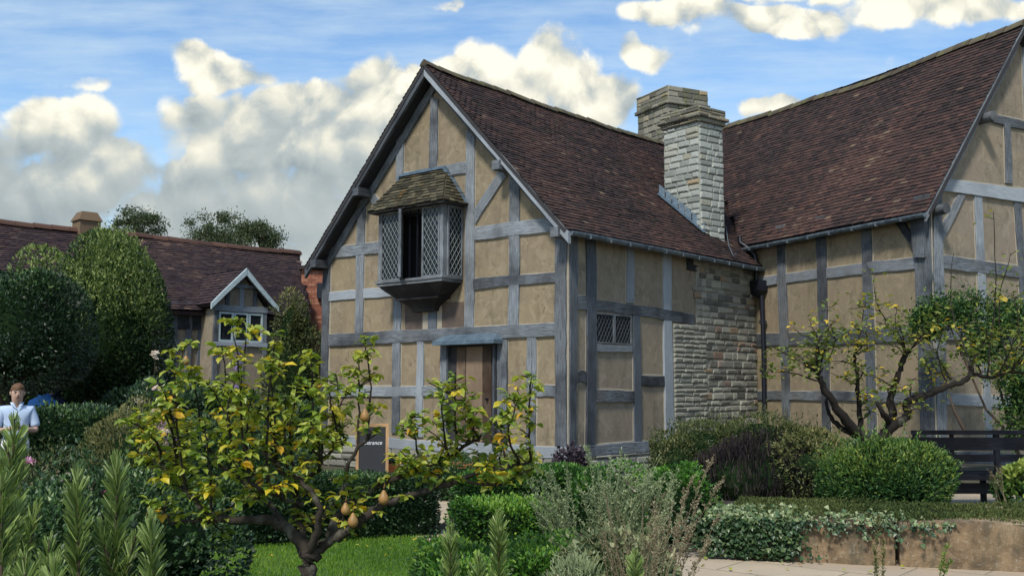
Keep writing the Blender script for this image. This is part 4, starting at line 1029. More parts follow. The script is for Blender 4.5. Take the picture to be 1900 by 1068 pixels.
for nme, a, b, c, e in bd:
    q = (V(a, b), V(c, b), V(a, e), V(c, e)) if nme == 'post' else (V(a, b), V(a, e), V(c, b), V(c, e))
    plank(FD, *q, .05, None, .01).build(nme, M['timber_dark'], bw_)
SB = 3.3
rt = hit(557, 458, FD0 - FD.n * SB, FD.n); rtl = hit(10, 403, FD0 - FD.n * SB, FD.n); print('BG ridge z', rt[2], rtl[2], 'eave', zE_)
zR_ = (rt[2] + rtl[2]) / 2 - .22; uR_ = np.dot(rt - FD0, DD) - .2
o_ = FD.p(uL_ - 2, zE_ - .25, .35); up = FD.p(uL_ - 2, zR_, -SB) - o_; lvd = np.linalg.norm(up); vd = up / lvd; nd_ = nrm(np.cross(DD, vd)); nd_ = nd_ if nd_[2] > 0 else -nd_
luE = dpx(566, 560)[0] - uL_ + 2; luR = uR_ - uL_ + 2.2
mb = MB(); tiles(mb, o_, DD, vd, nd_, max(luR, luE), lvd, lambda u, v: u < luE + (luR - luE) * v / lvd, .13, .2, tmap=lambda u, v: .35 + .35 * v / lvd + .1 * sin(u), lift=.03, thick=.02, sag=lambda u, v: .03 * sin(u * .9)); mb.build('roof', M['bg_tile'], bh)
bro = bh.children[-1]
mb = MB(); q_ = [o_ - nd_ * .05, o_ - nd_ * .05 + DD * luE, o_ - nd_ * .05 + DD * luR + vd * lvd, o_ - nd_ * .05 + vd * lvd]; mb.face(q_); mb.face([p - nd_ * .1 for p in q_][::-1]); mb.face([q_[1], q_[1] - nd_ * .1, q_[2] - nd_ * .1, q_[2]]); mb.face([q_[0], q_[0] - nd_ * .1, q_[1] - nd_ * .1, q_[1]]); o2b_ = FD.p(uL_ - 2, zE_ - .25, -2 * SB - .35); ub = FD.p(uL_ - 2, zR_, -SB) - o2b_; mb.box(o2b_, DD * luR, ub, V(0, 0, -.12)); mb.build('roof_boarding', M['bg_tile'], bro)
uG = uL_ - 2 + luE - .3; gv = [FD.p(uG, 0, 0), FD.p(uR_, 0, -2 * SB), FD.p(uR_, zE_ - .2, -2 * SB), FD.p(uR_, zR_ - .3, -SB), FD.p(uG, zE_ - .2, 0)]
mb = MB(); mb.face(gv); mb.face([p - DD * .2 for p in gv][::-1]); mb.build('end_wall', M['plaster_b'], bh)
M['red_ridge'] = m_tint('red_ridge', [(0, (.055, .032, .026)), (1, (.10, .055, .04))], .9)
mb = MB(); ridge(mb, FD.p(uL_ - 2, zR_ + .02, -SB), DD, uR_ - uL_ + 2.2, FD.n, 1, lambda x: .02 * sin(x), .16, .5); mb.build('ridge_tiles', M['red_ridge'], bro)
c0 = hit(160, 430, FD0 - FD.n * SB, FD.n); ct = hit(160, 402, FD0 - FD.n * SB, FD.n)[2]; mb = MB(); M['brickish'] = m_tint('worn_brick', [(0, (.12, .085, .055)), (1, (.20, .14, .09))], .95)
s_ = .30; mb.box(c0 - DD * s_ - FD.n * s_ - Z * .5, DD * 2 * s_, FD.n * 2 * s_, Z * (ct - c0[2] + .35)); b8 = c0 - DD * (s_ + .05) - FD.n * (s_ + .05); zz = ct - .15
ba = [V(b8[0], b8[1], zz) + DD * x + FD.n * y for x, y in ((0, 0), (.7, 0), (.7, .7), (0, .7))]; tt_ = [V(*(c0[:2]), ct + .12) + DD * x + FD.n * y for x, y in ((-.22, -.22), (.22, -.22), (.22, .22), (-.22, .22))]
for i in range(4): j = (i + 1) % 4; mb.face([ba[i], ba[j], tt_[j], tt_[i]], None, .3)
mb.face(tt_, None, .3); mb.build('chimney', M['brickish'], bro)
# gabled bay
BF = Fr(FD0 + FD.n * .9, DD, FD.n); bl, br_ = BF.px(392, 560), BF.px(516, 572); ba_ = BF.px(451, 500)
ul_, ur_ = BF.px(400, 600)[0], BF.px(497, 600)[0]; zt_ = BF.px(450, 573)[1]; zw0, zw1 = BF.px(450, 634)[1], BF.px(450, 580)[1]; ua = (ul_ + ur_) / 2
mb = MB(); mb.box(BF.p(ul_, .3, -.1), DD * (ur_ - ul_), Z * (zt_ - .3), -FD.n * .85)
gz = ba_[1] - .1; mb.face([BF.p(ul_, zt_, -.1), BF.p(ur_, zt_, -.1), BF.p(ua, gz, -.1)])
bay = mb.build('window_bay', M['plaster_b'], bh)
BG = Fr(BF.o - FD.n * .1, DD, FD.n)
for q in ((V(ul_, .3), V(ul_ + .14, .3), V(ul_, zt_), V(ul_ + .14, zt_)), (V(ur_ - .14, .3), V(ur_, .3), V(ur_ - .14, zt_), V(ur_, zt_)), (V(ua - .07, zt_), V(ua + .07, zt_), V(ua - .07, gz - .3), V(ua + .07, gz - .3)),
          (V(ua - .5, zt_), V(ua - .38, zt_), V(ua - .5, zt_ + .6), V(ua - .38, zt_ + .6)), (V(ua + .38, zt_), V(ua + .5, zt_), V(ua + .38, zt_ + .6), V(ua + .5, zt_ + .6)), (V(ua - .03, .3), V(ua + .09, .3), V(ua - .03, zw0), V(ua + .09, zw0))):
    plank(BG, *q, .04, None, .006).build('post', M['timber_b'], bay)
for z, h, ww in ((zt_ - .07, .16, 0), (zt_ + .6, .1, .42), (zw0 - .14, .12, 0)): plank(BG, V(ul_ - .02 + ww, z), V(ul_ - .02 + ww, z + h), V(ur_ + .02 - ww, z), V(ur_ + .02 - ww, z + h), .06, None, .006).build('rail', M['timber'], bay)
M['win_paint'] = m_plain('pale_window_paint', (.42, .52, .55), .6, nscale=8)
w0, w1 = ul_ + .12, ur_ - .12
for i in range(3):
    a, b = w0 + (w1 - w0) * i / 3 + .01, w0 + (w1 - w0) * (i + 1) / 3 - .01
    mb = MB()
    for q in ((a, zw0, b - a, .05), (a, zw1 - .05, b - a, .05), (a, zw0 + .05, .05, zw1 - zw0 - .1), (b - .05, zw0 + .05, .05, zw1 - zw0 - .1)): mb.box(BG.p(q[0], q[1], -.02), DD * q[2], Z * q[3], FD.n * .07)
    mb.build('window_frame', M['win_paint'], bay)
    mb = MB(); mb.face([BG.p(a, zw0, .012), BG.p(b, zw0, .012), BG.p(b, zw1, .012), BG.p(a, zw1, .012)]); mb.build('pane', M['glass'], bay)
# bay roof
hl = (br_[0] - bl[0]) / 2 ; zb_ = (bl[1] + br_[1]) / 2; uc = ua; mb = MB()
for s in (-1, 1):
    e = BF.p(uc + s * hl, zb_ - .02, .15); r_ = BF.p(uc, ba_[1] + .02, .15); v_ = r_ - e; l_ = np.linalg.norm(v_); v_ /= l_; n_ = nrm(np.cross(FD.n, v_)); n_ = n_ if n_[2] > 0 else -n_
    tiles(mb, e, -FD.n, v_, n_, 3.0, l_, None, .13, .2, lift=.03, thick=.02); mb.box(e - n_ * .1, -FD.n * 3.0, v_ * l_, n_ * .08)
bre = mb.build('bay_roof', M['bg_tile'], bay)
BB = Fr(BF.o + FD.n * .16, DD, FD.n)
for s in (-1, 1): plank(BB, V(uc + s * hl, zb_), V(uc + s * hl, zb_ - .17), V(uc, ba_[1] + .03), V(uc, ba_[1] - .17), .035, None, .004).build('bargeboard', M['win_paint'], bay)

# red brick building between the two houses
M['brick'] = m_tint('red_brick', [(0, (.19, .075, .05)), (.6, (.30, .12, .08)), (1, (.36, .18, .12))], .92, 30, .4, .01)
bo = atY(557, 640, 33.0); bo[2] = 0; FBk = Fr(bo, V(1, 0, 0), V(0, -1, 0)); zb_t = FBk.px(580, 500)[1]
root = thing('brick_building', 'red brick building glimpsed between the two timber-framed houses', 'building', bo)
mb = MB(); r = 0; z = 0
while z < zb_t:
    x = -(r % 2) * .11
    while x < 2.4: a, b = max(0, x), min(2.4, x + .215); mb.box(FBk.p(a, z, 0), V(b - a, 0, 0), V(0, 0, .065), V(0, -.02, 0), R.random()); x += .225
    z += .075; r += 1
wk = mb.build('wall', M['brick'], root); mb = MB(); mb.box(FBk.p(0, 0, -4), V(2.4, 0, 0), V(0, 4.0, 0) * -1 + V(0, 0, 0), Z * zb_t) if False else mb.box(bo + V(0, .002, 0), V(2.4, 0, 0), V(0, 4, 0), Z * zb_t); mb.build('mortar_bed', M['mortar'], wk)
mb = MB(); mb.box(bo + V(-.1, -.15, zb_t), V(2.6, 0, 0), V(0, 4.3, 0), Z * .12); mb.build('roof', M['bg_tile'], root)
lp = FBk.px(597, 540); mb = MB(); mb.box(FBk.p(lp[0] - .12, lp[1] - .25, .02), V(.24, 0, 0), V(0, -.18, 0), Z * .5); mb.build('wall_box', M['black_iron'], root)

# ------------------------------------------------------------ trees and shrubs
def tree_thing(name, label, cat, base, group=None): return thing(name, label, cat, base, group)
def trunk_simple(par, base, h, r, seed=1, m='bark', forks=4):
    rs = random.Random(seed); mb = MB(); p = np.array(base, float); pts = [p]; k = 5
    for i in range(k): p = p + V(rs.uniform(-.05, .05) * h / 3, rs.uniform(-.05, .05) * h / 3, h / k); pts.append(p)
    mb.tube(pts, [r * (1 - .7 * i / k) for i in range(k + 1)], 8, .4, .1)
    for i in range(forks):
        a = rs.uniform(0, 2 * pi); q = pts[2 + i % 3]; e = q + V(cos(a) * h * .22, sin(a) * h * .22, h * .3); mb.tube([q, (q + e) / 2 + Z * h * .03, e], [r * .5, r * .35, r * .12], 6, .4)
    return mb.build('trunk', M[m], par)
# far trees above the roof line
def far_tree(px0, px1, ptop, Y, label, seed, n=4200, dens=.75):
    c = atY((px0 + px1) / 2, ptop, Y); w_ = (px1 - px0) / 1901 * Y / 2; top = c[2]; cz = top - w_ * .8
    t = tree_thing('tree', label, 'tree', V(c[0], Y, 0), 'trees rising beyond the left roof')
    trunk_simple(t, V(c[0], Y, 0), top * .85, .2, seed, forks=0)
    rs = np.random.RandomState(seed); P_ = []
    for k in range(46):
        a = rs.rand() * 2 * pi; rr = rs.rand() ** .6; q = V(c[0] + cos(a) * rr * w_ * .92, Y + sin(a) * rr * w_, cz + (rs.uniform(-1.2, .62) * sqrt(max(.05, 1 - rr * rr * .75))) * w_); m_ = n // 30
        P_.append(q + rs.normal(0, 1, (m_, 3)) * V(.17, .17, .13) * w_ * rs.uniform(.5, 1.1))
    P_ = np.concatenate(P_); sets = [leafset(P_, rs.normal(0, 1, P_.shape) + V(0, 0, -.4), rs.uniform(.08, .17, len(P_)), 'flat', .45, rs.normal(.45, .25, len(P_)), rs=rs)]
    m = mesh_of('crown', sets, M['leaf_bg'], t)
    mb = MB()
    for k in range(9): a = rs.rand() * 2 * pi; e = V(c[0] + cos(a) * w_ * rs.uniform(.2, .7), Y, top - w_ * rs.uniform(.3, .9)); mb.tube([V(c[0], Y, cz - w_ * .6), (V(c[0], Y, cz) + e) / 2, e], [.06, .03, .008], 5)
    mb.build('branches', M['bark'], t)
far_tree(208, 302, 378, 48, 'small rounded tree standing alone beyond the roof ridge, right of the far chimney', 3)
far_tree(348, 455, 386, 50, 'larger airy tree beyond the roof ridge, left one of a touching pair', 4, 5000)
far_tree(440, 536, 402, 46, 'lower airy tree beyond the roof ridge, right one of a touching pair', 5, 4200)

# dark clipped tree at the left edge and the shaggy tree beside it
c = atY(40, 600, 17); t = tree_thing('clipped_tree', 'dark clipped evergreen tree with a smooth rounded top at the left edge', 'tree', V(c[0], 17, 0)); trunk_simple(t, V(c[0], 17, 0), 2.6, .12, 2)
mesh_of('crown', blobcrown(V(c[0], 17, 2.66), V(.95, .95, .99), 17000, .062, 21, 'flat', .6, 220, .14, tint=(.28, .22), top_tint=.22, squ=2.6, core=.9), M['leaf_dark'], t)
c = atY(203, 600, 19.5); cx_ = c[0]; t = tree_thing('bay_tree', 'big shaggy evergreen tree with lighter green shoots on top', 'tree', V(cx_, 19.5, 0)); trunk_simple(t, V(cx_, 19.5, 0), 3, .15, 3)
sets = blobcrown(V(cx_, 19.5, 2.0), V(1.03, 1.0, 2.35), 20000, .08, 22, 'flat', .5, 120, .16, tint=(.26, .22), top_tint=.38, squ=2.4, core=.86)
sets += blobcrown(V(X(85, 20) if False else atY(90, 600, 20)[0], 20, 2.1), V(.9, .8, 2.0), 9000, .085, 28, 'flat', .5, 80, .2, tint=(.36, .22), top_tint=.4, squ=2.3, core=.84)
rs = np.random.RandomState(5)
for k in range(420):    # upright young shoots
    a = rs.rand() * 2 * pi; rr = rs.rand() ** .5; bx = cx_ + cos(a) * rr * .95 ; by = 19.5 + sin(a) * rr * .9; top = 2.0 + 2.3 * sqrt(max(0, 1 - rr * rr * .85)); L = rs.uniform(.2, .65) * (1.1 - rr * .5)
    m_ = 16; s = rs.rand(m_); p = np.stack([bx + (s * L * .25 + rs.normal(0, .03, m_)) * cos(a) * rr + rs.normal(0, .03, m_), by + rs.normal(0, .04, m_), top - .25 + s * (L + .25)], 1)
    sets.append(leafset(p, np.stack([rs.normal(0, .6, m_), rs.normal(0, .6, m_), np.ones(m_)], 1), .085, 'flat', .4, rs.normal(.80, .13, m_), rs=rs))
mesh_of('crown', sets, M['leaf_shag'], t)
# climber mass left of the house
c = atY(548, 640, 27); t = tree_thing('yew_tree', 'olive green ragged tree filling the gap between the two houses', 'tree', V(c[0], 27, 0)); trunk_simple(t, V(c[0], 27, 0), 2.5, .14, 4)
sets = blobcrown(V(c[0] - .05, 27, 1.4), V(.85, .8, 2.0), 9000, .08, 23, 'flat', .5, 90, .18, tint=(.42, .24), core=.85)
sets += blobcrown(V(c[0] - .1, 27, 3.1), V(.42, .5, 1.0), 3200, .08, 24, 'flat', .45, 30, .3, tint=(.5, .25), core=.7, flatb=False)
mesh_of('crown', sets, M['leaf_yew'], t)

# low dark hedges and shrubs, left middle distance
def hedge_thing(name, label, cat, mat, args, group=None, **k):
    x0, y0, x1, y1 = args[:4]; o = mesh_of(name, hedge(*args, **k), M[mat]); return tag(o, label, cat, group)
def px2(px, Y): return (px - 950) / 1901 * Y * 1.0 / (cos(PIT) + 0 * px) * 1.0
def X(px, Y): return atY(px, 720, Y)[0]
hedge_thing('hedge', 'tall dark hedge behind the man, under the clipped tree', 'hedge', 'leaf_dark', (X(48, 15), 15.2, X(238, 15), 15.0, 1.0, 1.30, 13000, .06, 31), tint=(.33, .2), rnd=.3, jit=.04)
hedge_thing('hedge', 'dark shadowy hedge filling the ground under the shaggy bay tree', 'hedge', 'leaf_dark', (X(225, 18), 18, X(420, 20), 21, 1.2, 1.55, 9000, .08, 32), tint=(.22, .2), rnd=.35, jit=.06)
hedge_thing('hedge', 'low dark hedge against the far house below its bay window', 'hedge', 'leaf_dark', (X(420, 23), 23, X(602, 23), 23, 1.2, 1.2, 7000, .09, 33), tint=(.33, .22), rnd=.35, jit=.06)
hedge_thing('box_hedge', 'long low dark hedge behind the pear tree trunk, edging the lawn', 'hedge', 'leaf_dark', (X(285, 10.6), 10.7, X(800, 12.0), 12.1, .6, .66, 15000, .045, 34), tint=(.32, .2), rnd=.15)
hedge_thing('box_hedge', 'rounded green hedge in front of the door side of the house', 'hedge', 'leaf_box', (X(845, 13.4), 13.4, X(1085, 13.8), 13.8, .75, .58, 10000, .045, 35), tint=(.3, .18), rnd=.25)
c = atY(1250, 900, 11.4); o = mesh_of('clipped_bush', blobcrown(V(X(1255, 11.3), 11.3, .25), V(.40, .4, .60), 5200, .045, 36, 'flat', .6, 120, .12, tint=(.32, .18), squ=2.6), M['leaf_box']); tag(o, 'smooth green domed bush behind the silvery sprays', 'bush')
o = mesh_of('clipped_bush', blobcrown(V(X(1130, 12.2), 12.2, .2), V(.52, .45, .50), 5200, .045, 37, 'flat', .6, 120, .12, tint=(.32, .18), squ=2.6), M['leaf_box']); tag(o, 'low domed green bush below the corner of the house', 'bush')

# stepped box hedges in front
BX = 'stepped box hedges by the path'
def box_th(label, args, **k): hedge_thing('box_hedge', label, 'hedge', 'leaf_box', args, BX, **k)
box_th('bright green box hedge running toward the stone path, the farthest of the stepped three', (X(868, 9.0), 9.3, X(1008, 8.9), 8.9, .55, .66, 9500, .036, 41), tint=(.46, .22), rnd=.08, jit=.03)
box_th('bright green box hedge at the edge of the lawn, with a notch beside it', (X(826, 7.8), 7.9, X(872, 6.6), 6.3, .40, .52, 9000, .036, 42), tint=(.46, .22), rnd=.08, jit=.03)
box_th('nearest bright green box hedge between rosemary sprigs and variegated shrub', (X(925, 7.0), 6.9, X(1082, 7.0), 7.1, .8, .56, 11000, .034, 43), tint=(.46, .22), rnd=.12, jit=.035)

# aster and flower bushes, left foreground
def flowers(p, n, r, m, par=None, size=.035, name='flower_heads', seed=1, tint=None, petals=11):
    rs = np.random.RandomState(seed); P = []; D = []; T = []
    for q in p:
        a = rs.rand(petals) * 6.28; up = nrm(V(rs.normal(0, .3), -.6, .8)); x_ = nrm(np.cross(up, V(0, 0, 1))); y_ = np.cross(x_, up)
        for k in a: P.append(q); D.append(x_ * cos(k) + y_ * sin(k) + up * .35); T.append(rs.rand())
    return mesh_of(name, [leafset(P, D, size, 'flat', .55, np.array(T), rs=rs)], M[m], par)
def bush(name, label, cat, c, r, n, size, seed, mat, **k):
    o = mesh_of(name, blobcrown(c, r, n, size, seed, **k), M[mat]); return tag(o, label, cat)
t = thing('aster_bush', 'dusky aster bush with pink flower heads near the man', 'bush', (X(110, 8.8), 8.8, 0))
mesh_of('foliage', blobcrown(V(X(105, 8.8), 8.8, .45), V(.62, .6, .62), 8500, .045, 51, 'flat', .35, tint=(.38, .24), lump=80, lumpr=.2), M['leaf_yew'], t)
flowers([atY(55, 856, 8.3), atY(124, 892, 8.2), atY(131, 886, 8.25), atY(166, 902, 8.2), atY(172, 899, 8.2), atY(185, 915, 8.25)], 1, 1, 'pink', t, .052, seed=3)
mb_pts = [atY(R.uniform(55, 160), R.uniform(858, 905), 8.3) for _ in range(26)]; flowers(mb_pts, 1, 1, 'dry', t, .02, 'faded_heads', 4)
bush('shrub', 'dark green leafy shrub between the tall rosemary spikes', 'bush', V(X(215, 8.0), 8.0, .35), V(.85, .6, .62), 9000, .05, 52, 'leaf_dark', lump=90, tint=(.42, .22), width=.6)
bush('shrub', 'dark leafy shrub at the lower left edge behind the rosemary', 'bush', V(X(60, 7.2), 7.2, .25), V(.8, .5, .6), 7000, .05, 53, 'leaf_dark', lump=90, tint=(.38, .2), width=.6)
bush('shrub', 'olive shrub of upright stems beside the floral display', 'bush', V(X(228, 10.2), 10.2, .55), V(.36, .4, .85), 5200, .045, 54, 'leaf_yew', lump=50, tint=(.62, .22), width=.3, upd=1.2)
bush('shrub', 'dark green shrub directly behind the pear crown', 'bush', V(X(430, 12.6), 12.6, .5), V(1.1, .6, .78), 9000, .055, 55, 'leaf_dark', lump=100, tint=(.4, .2))
# climbing rose with pale blooms; mixed pink blooms by the left shoulder of the pear tree
t = thing('rose_bush', 'dark rose bush with a few pale pink blooms left of the pear tree', 'bush', (X(275, 12.5), 12.5, 0))
mesh_of('foliage', blobcrown(V(X(275, 12.5), 12.5, .75), V(.42, .4, .82), 6000, .055, 56, tint=(.24, .2), lump=60), M['leaf_dark'], t)
mb = MB()
for q in ((288, 660), (258, 745), (292, 720)): p = atY(q[0], q[1], 12.3); mb.tube([V(X(275, 12.5), 12.5, 1.2), (V(X(275, 12.5), 12.5, 1.3) + p) / 2 + V(.03, 0, .03), p], [.009, .006, .004], 5)
mb.build('stems', M['twig'], t)
flowers([atY(286, 657, 12.3), atY(289, 663, 12.28), atY(288, 655, 12.26), atY(258, 745, 12.1), atY(257, 743, 12.1), atY(289, 720, 12.1), atY(300, 722, 12.1), atY(303, 719, 12.1)], 1, 1, 'white_petal', t, .055, seed=5)
t = thing('flower_pot_display', 'cluster of pink, white and mauve blooms behind the left side of the pear tree', 'flowers', (X(305, 11.6), 11.6, 0))
mesh_of('foliage', blobcrown(V(X(305, 11.6), 11.6, .65), V(.3, .3, .6), 2600, .045, 57, tint=(.5, .2), lump=30), M['leaf_ivy'], t)
rs = np.random.RandomState(8)
for m_, nn, nme in (('pink', 20, 'pink_blooms'), ('white_petal', 26, 'white_blooms'), ('mauve', 14, 'mauve_blooms')): flowers([atY(rs.uniform(272, 335), rs.uniform(758, 850), 11.3 + rs.uniform(-.1, .1)) for _ in range(nn)], 1, 1, m_, t, .05, nme, 9 + nn)
t = thing('delphinium', 'tall mauve flower spikes behind the middle of the pear tree', 'flowers', (X(442, 13), 13, 0))
rs = np.random.RandomState(18); P = [atY(443 + rs.normal(0, 5), rs.uniform(640, 760), 13 + rs.normal(0, .03)) for _ in range(90)]; flowers(P, 1, 1, 'mauve', t, .04, 'petals', 19, petals=6)
mb = MB(); mb.tube([V(X(445, 13), 13, 0), atY(444, 700, 13), atY(441, 640, 13)], [.012, .01, .005], 5); mb.build('stem', M['leaf_bush'], t)

# ------------------------------------------------------------ skeleton trees
def limb(mb, pts, r0, r1, n=7, t=.5, sub=5, wob=.012):
    """smooth wobbly limb through px/py/Y points"""
    P = [atY(*q) if isinstance(q, tuple) else q for q in pts]; out = []
    for i in range(len(P) - 1):
        a = P[max(i - 1, 0)]; b, c_ = P[i], P[i + 1]; d_ = P[min(i + 2, len(P) - 1)]
        for k in range(sub):
            s = k / sub; out.append(.5 * ((2 * b) + (c_ - a) * s + (2 * a - 5 * b + 4 * c_ - d_) * s * s + (3 * b - a - 3 * c_ + d_) * s ** 3) + V(R.uniform(-wob, wob), R.uniform(-wob, wob), R.uniform(-wob, wob)))
    out.append(P[-1]); m_ = len(out); mb.tube(out, [(r0 + (r1 - r0) * (i / (m_ - 1)) ** .8) * R.uniform(.88, 1.12) for i in range(m_)], n, t, .07); return out
PY = 6.5
pear = thing('pear_tree', 'small old pear tree with spreading low limbs and yellowing leaves on the lawn', 'tree', V(X(575, PY), PY, 0))
wd = MB()
trunk = limb(wd, [(574, 1206, PY), (573, 1110, PY), (572, 1060, PY), (576, 1020, PY)], .062, .05, 10)
L1 = limb(wd, [(574, 1035, PY), (560, 1005, PY + .02), (528, 978, PY + .1), (490, 962, PY + .1), (445, 963, PY), (405, 962, PY - .05)], .042, .026)
L2 = limb(wd, [(410, 962, PY), (380, 966, PY), (345, 965, PY), (318, 971, PY)], .022, .012, 6)
L3 = limb(wd, [(415, 962, PY), (392, 955, PY), (372, 938, PY), (350, 915, PY), (325, 893, PY + .1), (300, 860, PY + .15)], .02, .010)
L4 = limb(wd, [(580, 1030, PY), (605, 1005, PY), (640, 985, PY - .05), (675, 960, PY - .1), (705, 938, PY - .1), (760, 918, PY), (820, 900, PY + .1), (880, 882, PY + .2), (945, 868, PY + .2), (985, 855, PY + .2)], .042, .008)
L5 = limb(wd, [(610, 1000, PY), (622, 965, PY + .1), (650, 930, PY + .2), (690, 905, PY + .3), (735, 885, PY + .3), (800, 862, PY + .3), (850, 835, PY + .3), (890, 810, PY + .2)], .034, .010)
L6 = limb(wd, [(568, 1025, PY), (560, 990, PY + .1), (548, 950, PY + .2), (545, 905, PY + .2), (520, 868, PY + .2), (500, 845, PY + .2), (475, 822, PY + .2)], .034, .012)
L7 = limb(wd, [(578, 1025, PY), (590, 985, PY - .1), (592, 940, PY - .15), (570, 905, PY - .15), (545, 880, PY - .1)], .03, .012)
L8 = limb(wd, [(578, 1022, PY + .05), (600, 960, PY + .3), (640, 900, PY + .5), (650, 850, PY + .5), (690, 800, PY + .5)], .028, .010)
L9 = limb(wd, [(565, 1028, PY + .05), (520, 960, PY + .4), (470, 910, PY + .6), (420, 870, PY + .6), (380, 830, PY + .6)], .028, .010)
L10 = limb(wd, [(560, 935, PY + .2), (520, 920, PY), (480, 908, PY - .2), (462, 890, PY - .2), (440, 870, PY - .2)], .016, .008)
L11 = limb(wd, [(548, 900, PY + .2), (590, 872, PY + .1), (600, 850, PY), (640, 820, PY)], .018, .008)
bones = [L2, L3, L4[8:], L5[6:], L6[6:], L7[6:], L8[5:], L9[6:], L10, L11]
wd.build('trunk', M['bark'], pear)
tips = [(430, 592), (412, 640), (460, 612), (345, 632), (322, 668), (360, 690), (512, 615), (500, 680), (575, 655), (560, 700), (675, 622), (665, 660), (650, 720), (845, 690), (820, 722), (985, 692), (965, 735), (940, 765), (985, 850), (935, 810), (248, 812), (262, 850), (285, 765), (300, 715), (295, 742), (395, 720), (470, 720), (530, 735), (610, 720), (625, 700), (760, 770), (790, 792), (880, 770), (860, 745), (285, 930), (240, 780), (330, 780), (380, 780), (440, 690), (575, 790), (520, 780), (600, 800), (740, 850), (890, 840), (340, 830), (300, 880), (405, 900), (450, 860), (350, 890), (820, 860), (640, 880), (570, 850), (500, 900), (980, 875), (905, 870), (760, 850), (475, 770), (420, 810), (550, 900), (620, 940), (440, 930), (420, 990), (600, 960)]
sh = MB(); LP, LD, LS, LT = [], [], [], []; spur_pts = []
rs = np.random.RandomState(77)
allb = np.array([p for b in bones for p in b])
for (tx, ty) in tips:
    tip = atY(tx, ty, PY + rs.uniform(-.45, .5))
    # choose a start on a limb: below and near in x
    dd = np.abs(allb[:, 0] - tip[0]) * 1.6 + np.abs(tip[2] - allb[:, 2]) * .7 + np.abs(allb[:, 1] - tip[1]) * .4 + np.where(allb[:, 2] > tip[2] - .03, 3, 0)
    st = allb[np.argmin(dd)]
    mid = st * .5 + tip * .5 + V(rs.normal(0, .04), rs.normal(0, .04), rs.normal(0, .02)) + (tip - st)[0] * V(.12, 0, 0)
    out = limb(sh, [st, mid, tip], .011, .0035, 5, .4, 6, .006)
    L = np.linalg.norm(tip - st); nsp = int(5 + L * 14)
    for k in range(nsp):
        s = rs.uniform(.12, 1) ** .85; i = min(len(out) - 2, int(s * (len(out) - 1))); q = out[i] + (out[i + 1] - out[i]) * rs.rand()
        a = rs.rand() * 2 * pi; ln = rs.uniform(.015, .10); e = q + V(cos(a), sin(a) * .9, rs.uniform(-.1, .9)) * ln
        sh.tube([q, e], [.004, .0035], 4, .4, 0, False); ct = rs.normal(.55, .17)
        if rs.rand() < .12: ct = rs.uniform(.78, .98)
        for j in range(rs.randint(4, 8)):
            aa = rs.rand() * 2 * pi; d = V(cos(aa), sin(aa), rs.uniform(-.7, .5)); LP.append(e + d * .012); LD.append(d); LS.append(rs.uniform(.038, .084)); LT.append(ct + rs.normal(0, .09))
    for j in range(7):
        aa = rs.rand() * 2 * pi; d = V(cos(aa), sin(aa), rs.uniform(-.3, .9)); LP.append(tip - Z * rs.uniform(0, .06)); LD.append(d); LS.append(rs.uniform(.045, .07)); LT.append(rs.normal(.35, .12))
for b in bones:
    for q in b[::1]:
        if rs.rand() < .6:
            a = rs.rand() * 2 * pi; e = q + V(cos(a), sin(a), rs.uniform(0, 1)) * rs.uniform(.02, .09); sh.tube([q, e], [.005, .004], 4, .4, 0, False)
            for j in range(rs.randint(2, 6)): aa = rs.rand() * 2 * pi; d = V(cos(aa), sin(aa), rs.uniform(-.7, .4)); LP.append(e); LD.append(d); LS.append(rs.uniform(.045, .075)); LT.append(rs.normal(.45, .2))
sh.build('branches', M['bark'], pear)
print('pear leaves', len(LP))
mesh_of('crown', [leafset(LP, LD, np.array(LS), 'leaf', .62, np.array(LT), up=V(0, 0, 1), rs=rs)], M['leaf_pear'], pear)
M['pear_skin'] = m_plain('pear_skin', (.30, .15, .045), .55, nscale=45, c2=(.20, .14, .04), spec=.5)
for (fx, fy, sc, yy) in ((655, 964, 1, PY - .2), (712, 922, 1, PY - .2), (641, 943, .85, PY - .2), (677, 770, .95, PY), (345, 668, .7, PY)):
    p = atY(fx, fy, yy); rows = []; pr = [(.0, .004), (.004, .02), (.018, .034), (.036, .038), (.054, .032), (.07, .021), (.082, .014), (.09, .006)]
    for z, r in pr: rows.append([p + V(cos(k * pi / 6) * r * sc * .86, sin(k * pi / 6) * r * sc * .86, (z - .045) * sc * .98) for k in range(12)])
    mb = MB(); mb.grid(rows, .5, closed=True); mb.tube([p + Z * .055 * sc, p + V(.006, 0, .085) * sc], [.003, .002], 5); mb.build('pear_fruit', M['pear_skin'], pear)

# apple tree on the right
AY = 13.6
apple = thing('apple_tree', 'gnarled dark apple tree with sparse yellow-green leaves in front of the right wing', 'tree', V(X(1610, AY), AY, 0))
wd = MB()
limb(wd, [(1612, 950, AY), (1612, 900, AY), (1618, 850, AY), (1622, 815, AY)], .13, .10, 10)
A1 = limb(wd, [(1618, 830, AY), (1602, 812, AY), (1570, 780, AY - .1), (1541, 740, AY - .2), (1522, 706, AY - .2), (1516, 690, AY - .2)], .085, .032, 8, .3)
A1b = limb(wd, [(1602, 815, AY), (1558, 790, AY), (1538, 768, AY), (1534, 740, AY)], .045, .02, 7, .3)
A2 = limb(wd, [(1622, 822, AY), (1642, 803, AY), (1655, 776, AY), (1653, 742, AY), (1664, 700, AY), (1678, 664, AY), (1690, 648, AY)], .078, .03, 8, .3)
A3 = limb(wd, [(1645, 800, AY), (1668, 783, AY - .1), (1684, 768, AY - .1), (1683, 745, AY - .1), (1712, 735, AY - .1), (1757, 717, AY - .1), (1790, 706, AY - .1), (1803, 690, AY), (1799, 676, AY)], .066, .028, 8, .3)
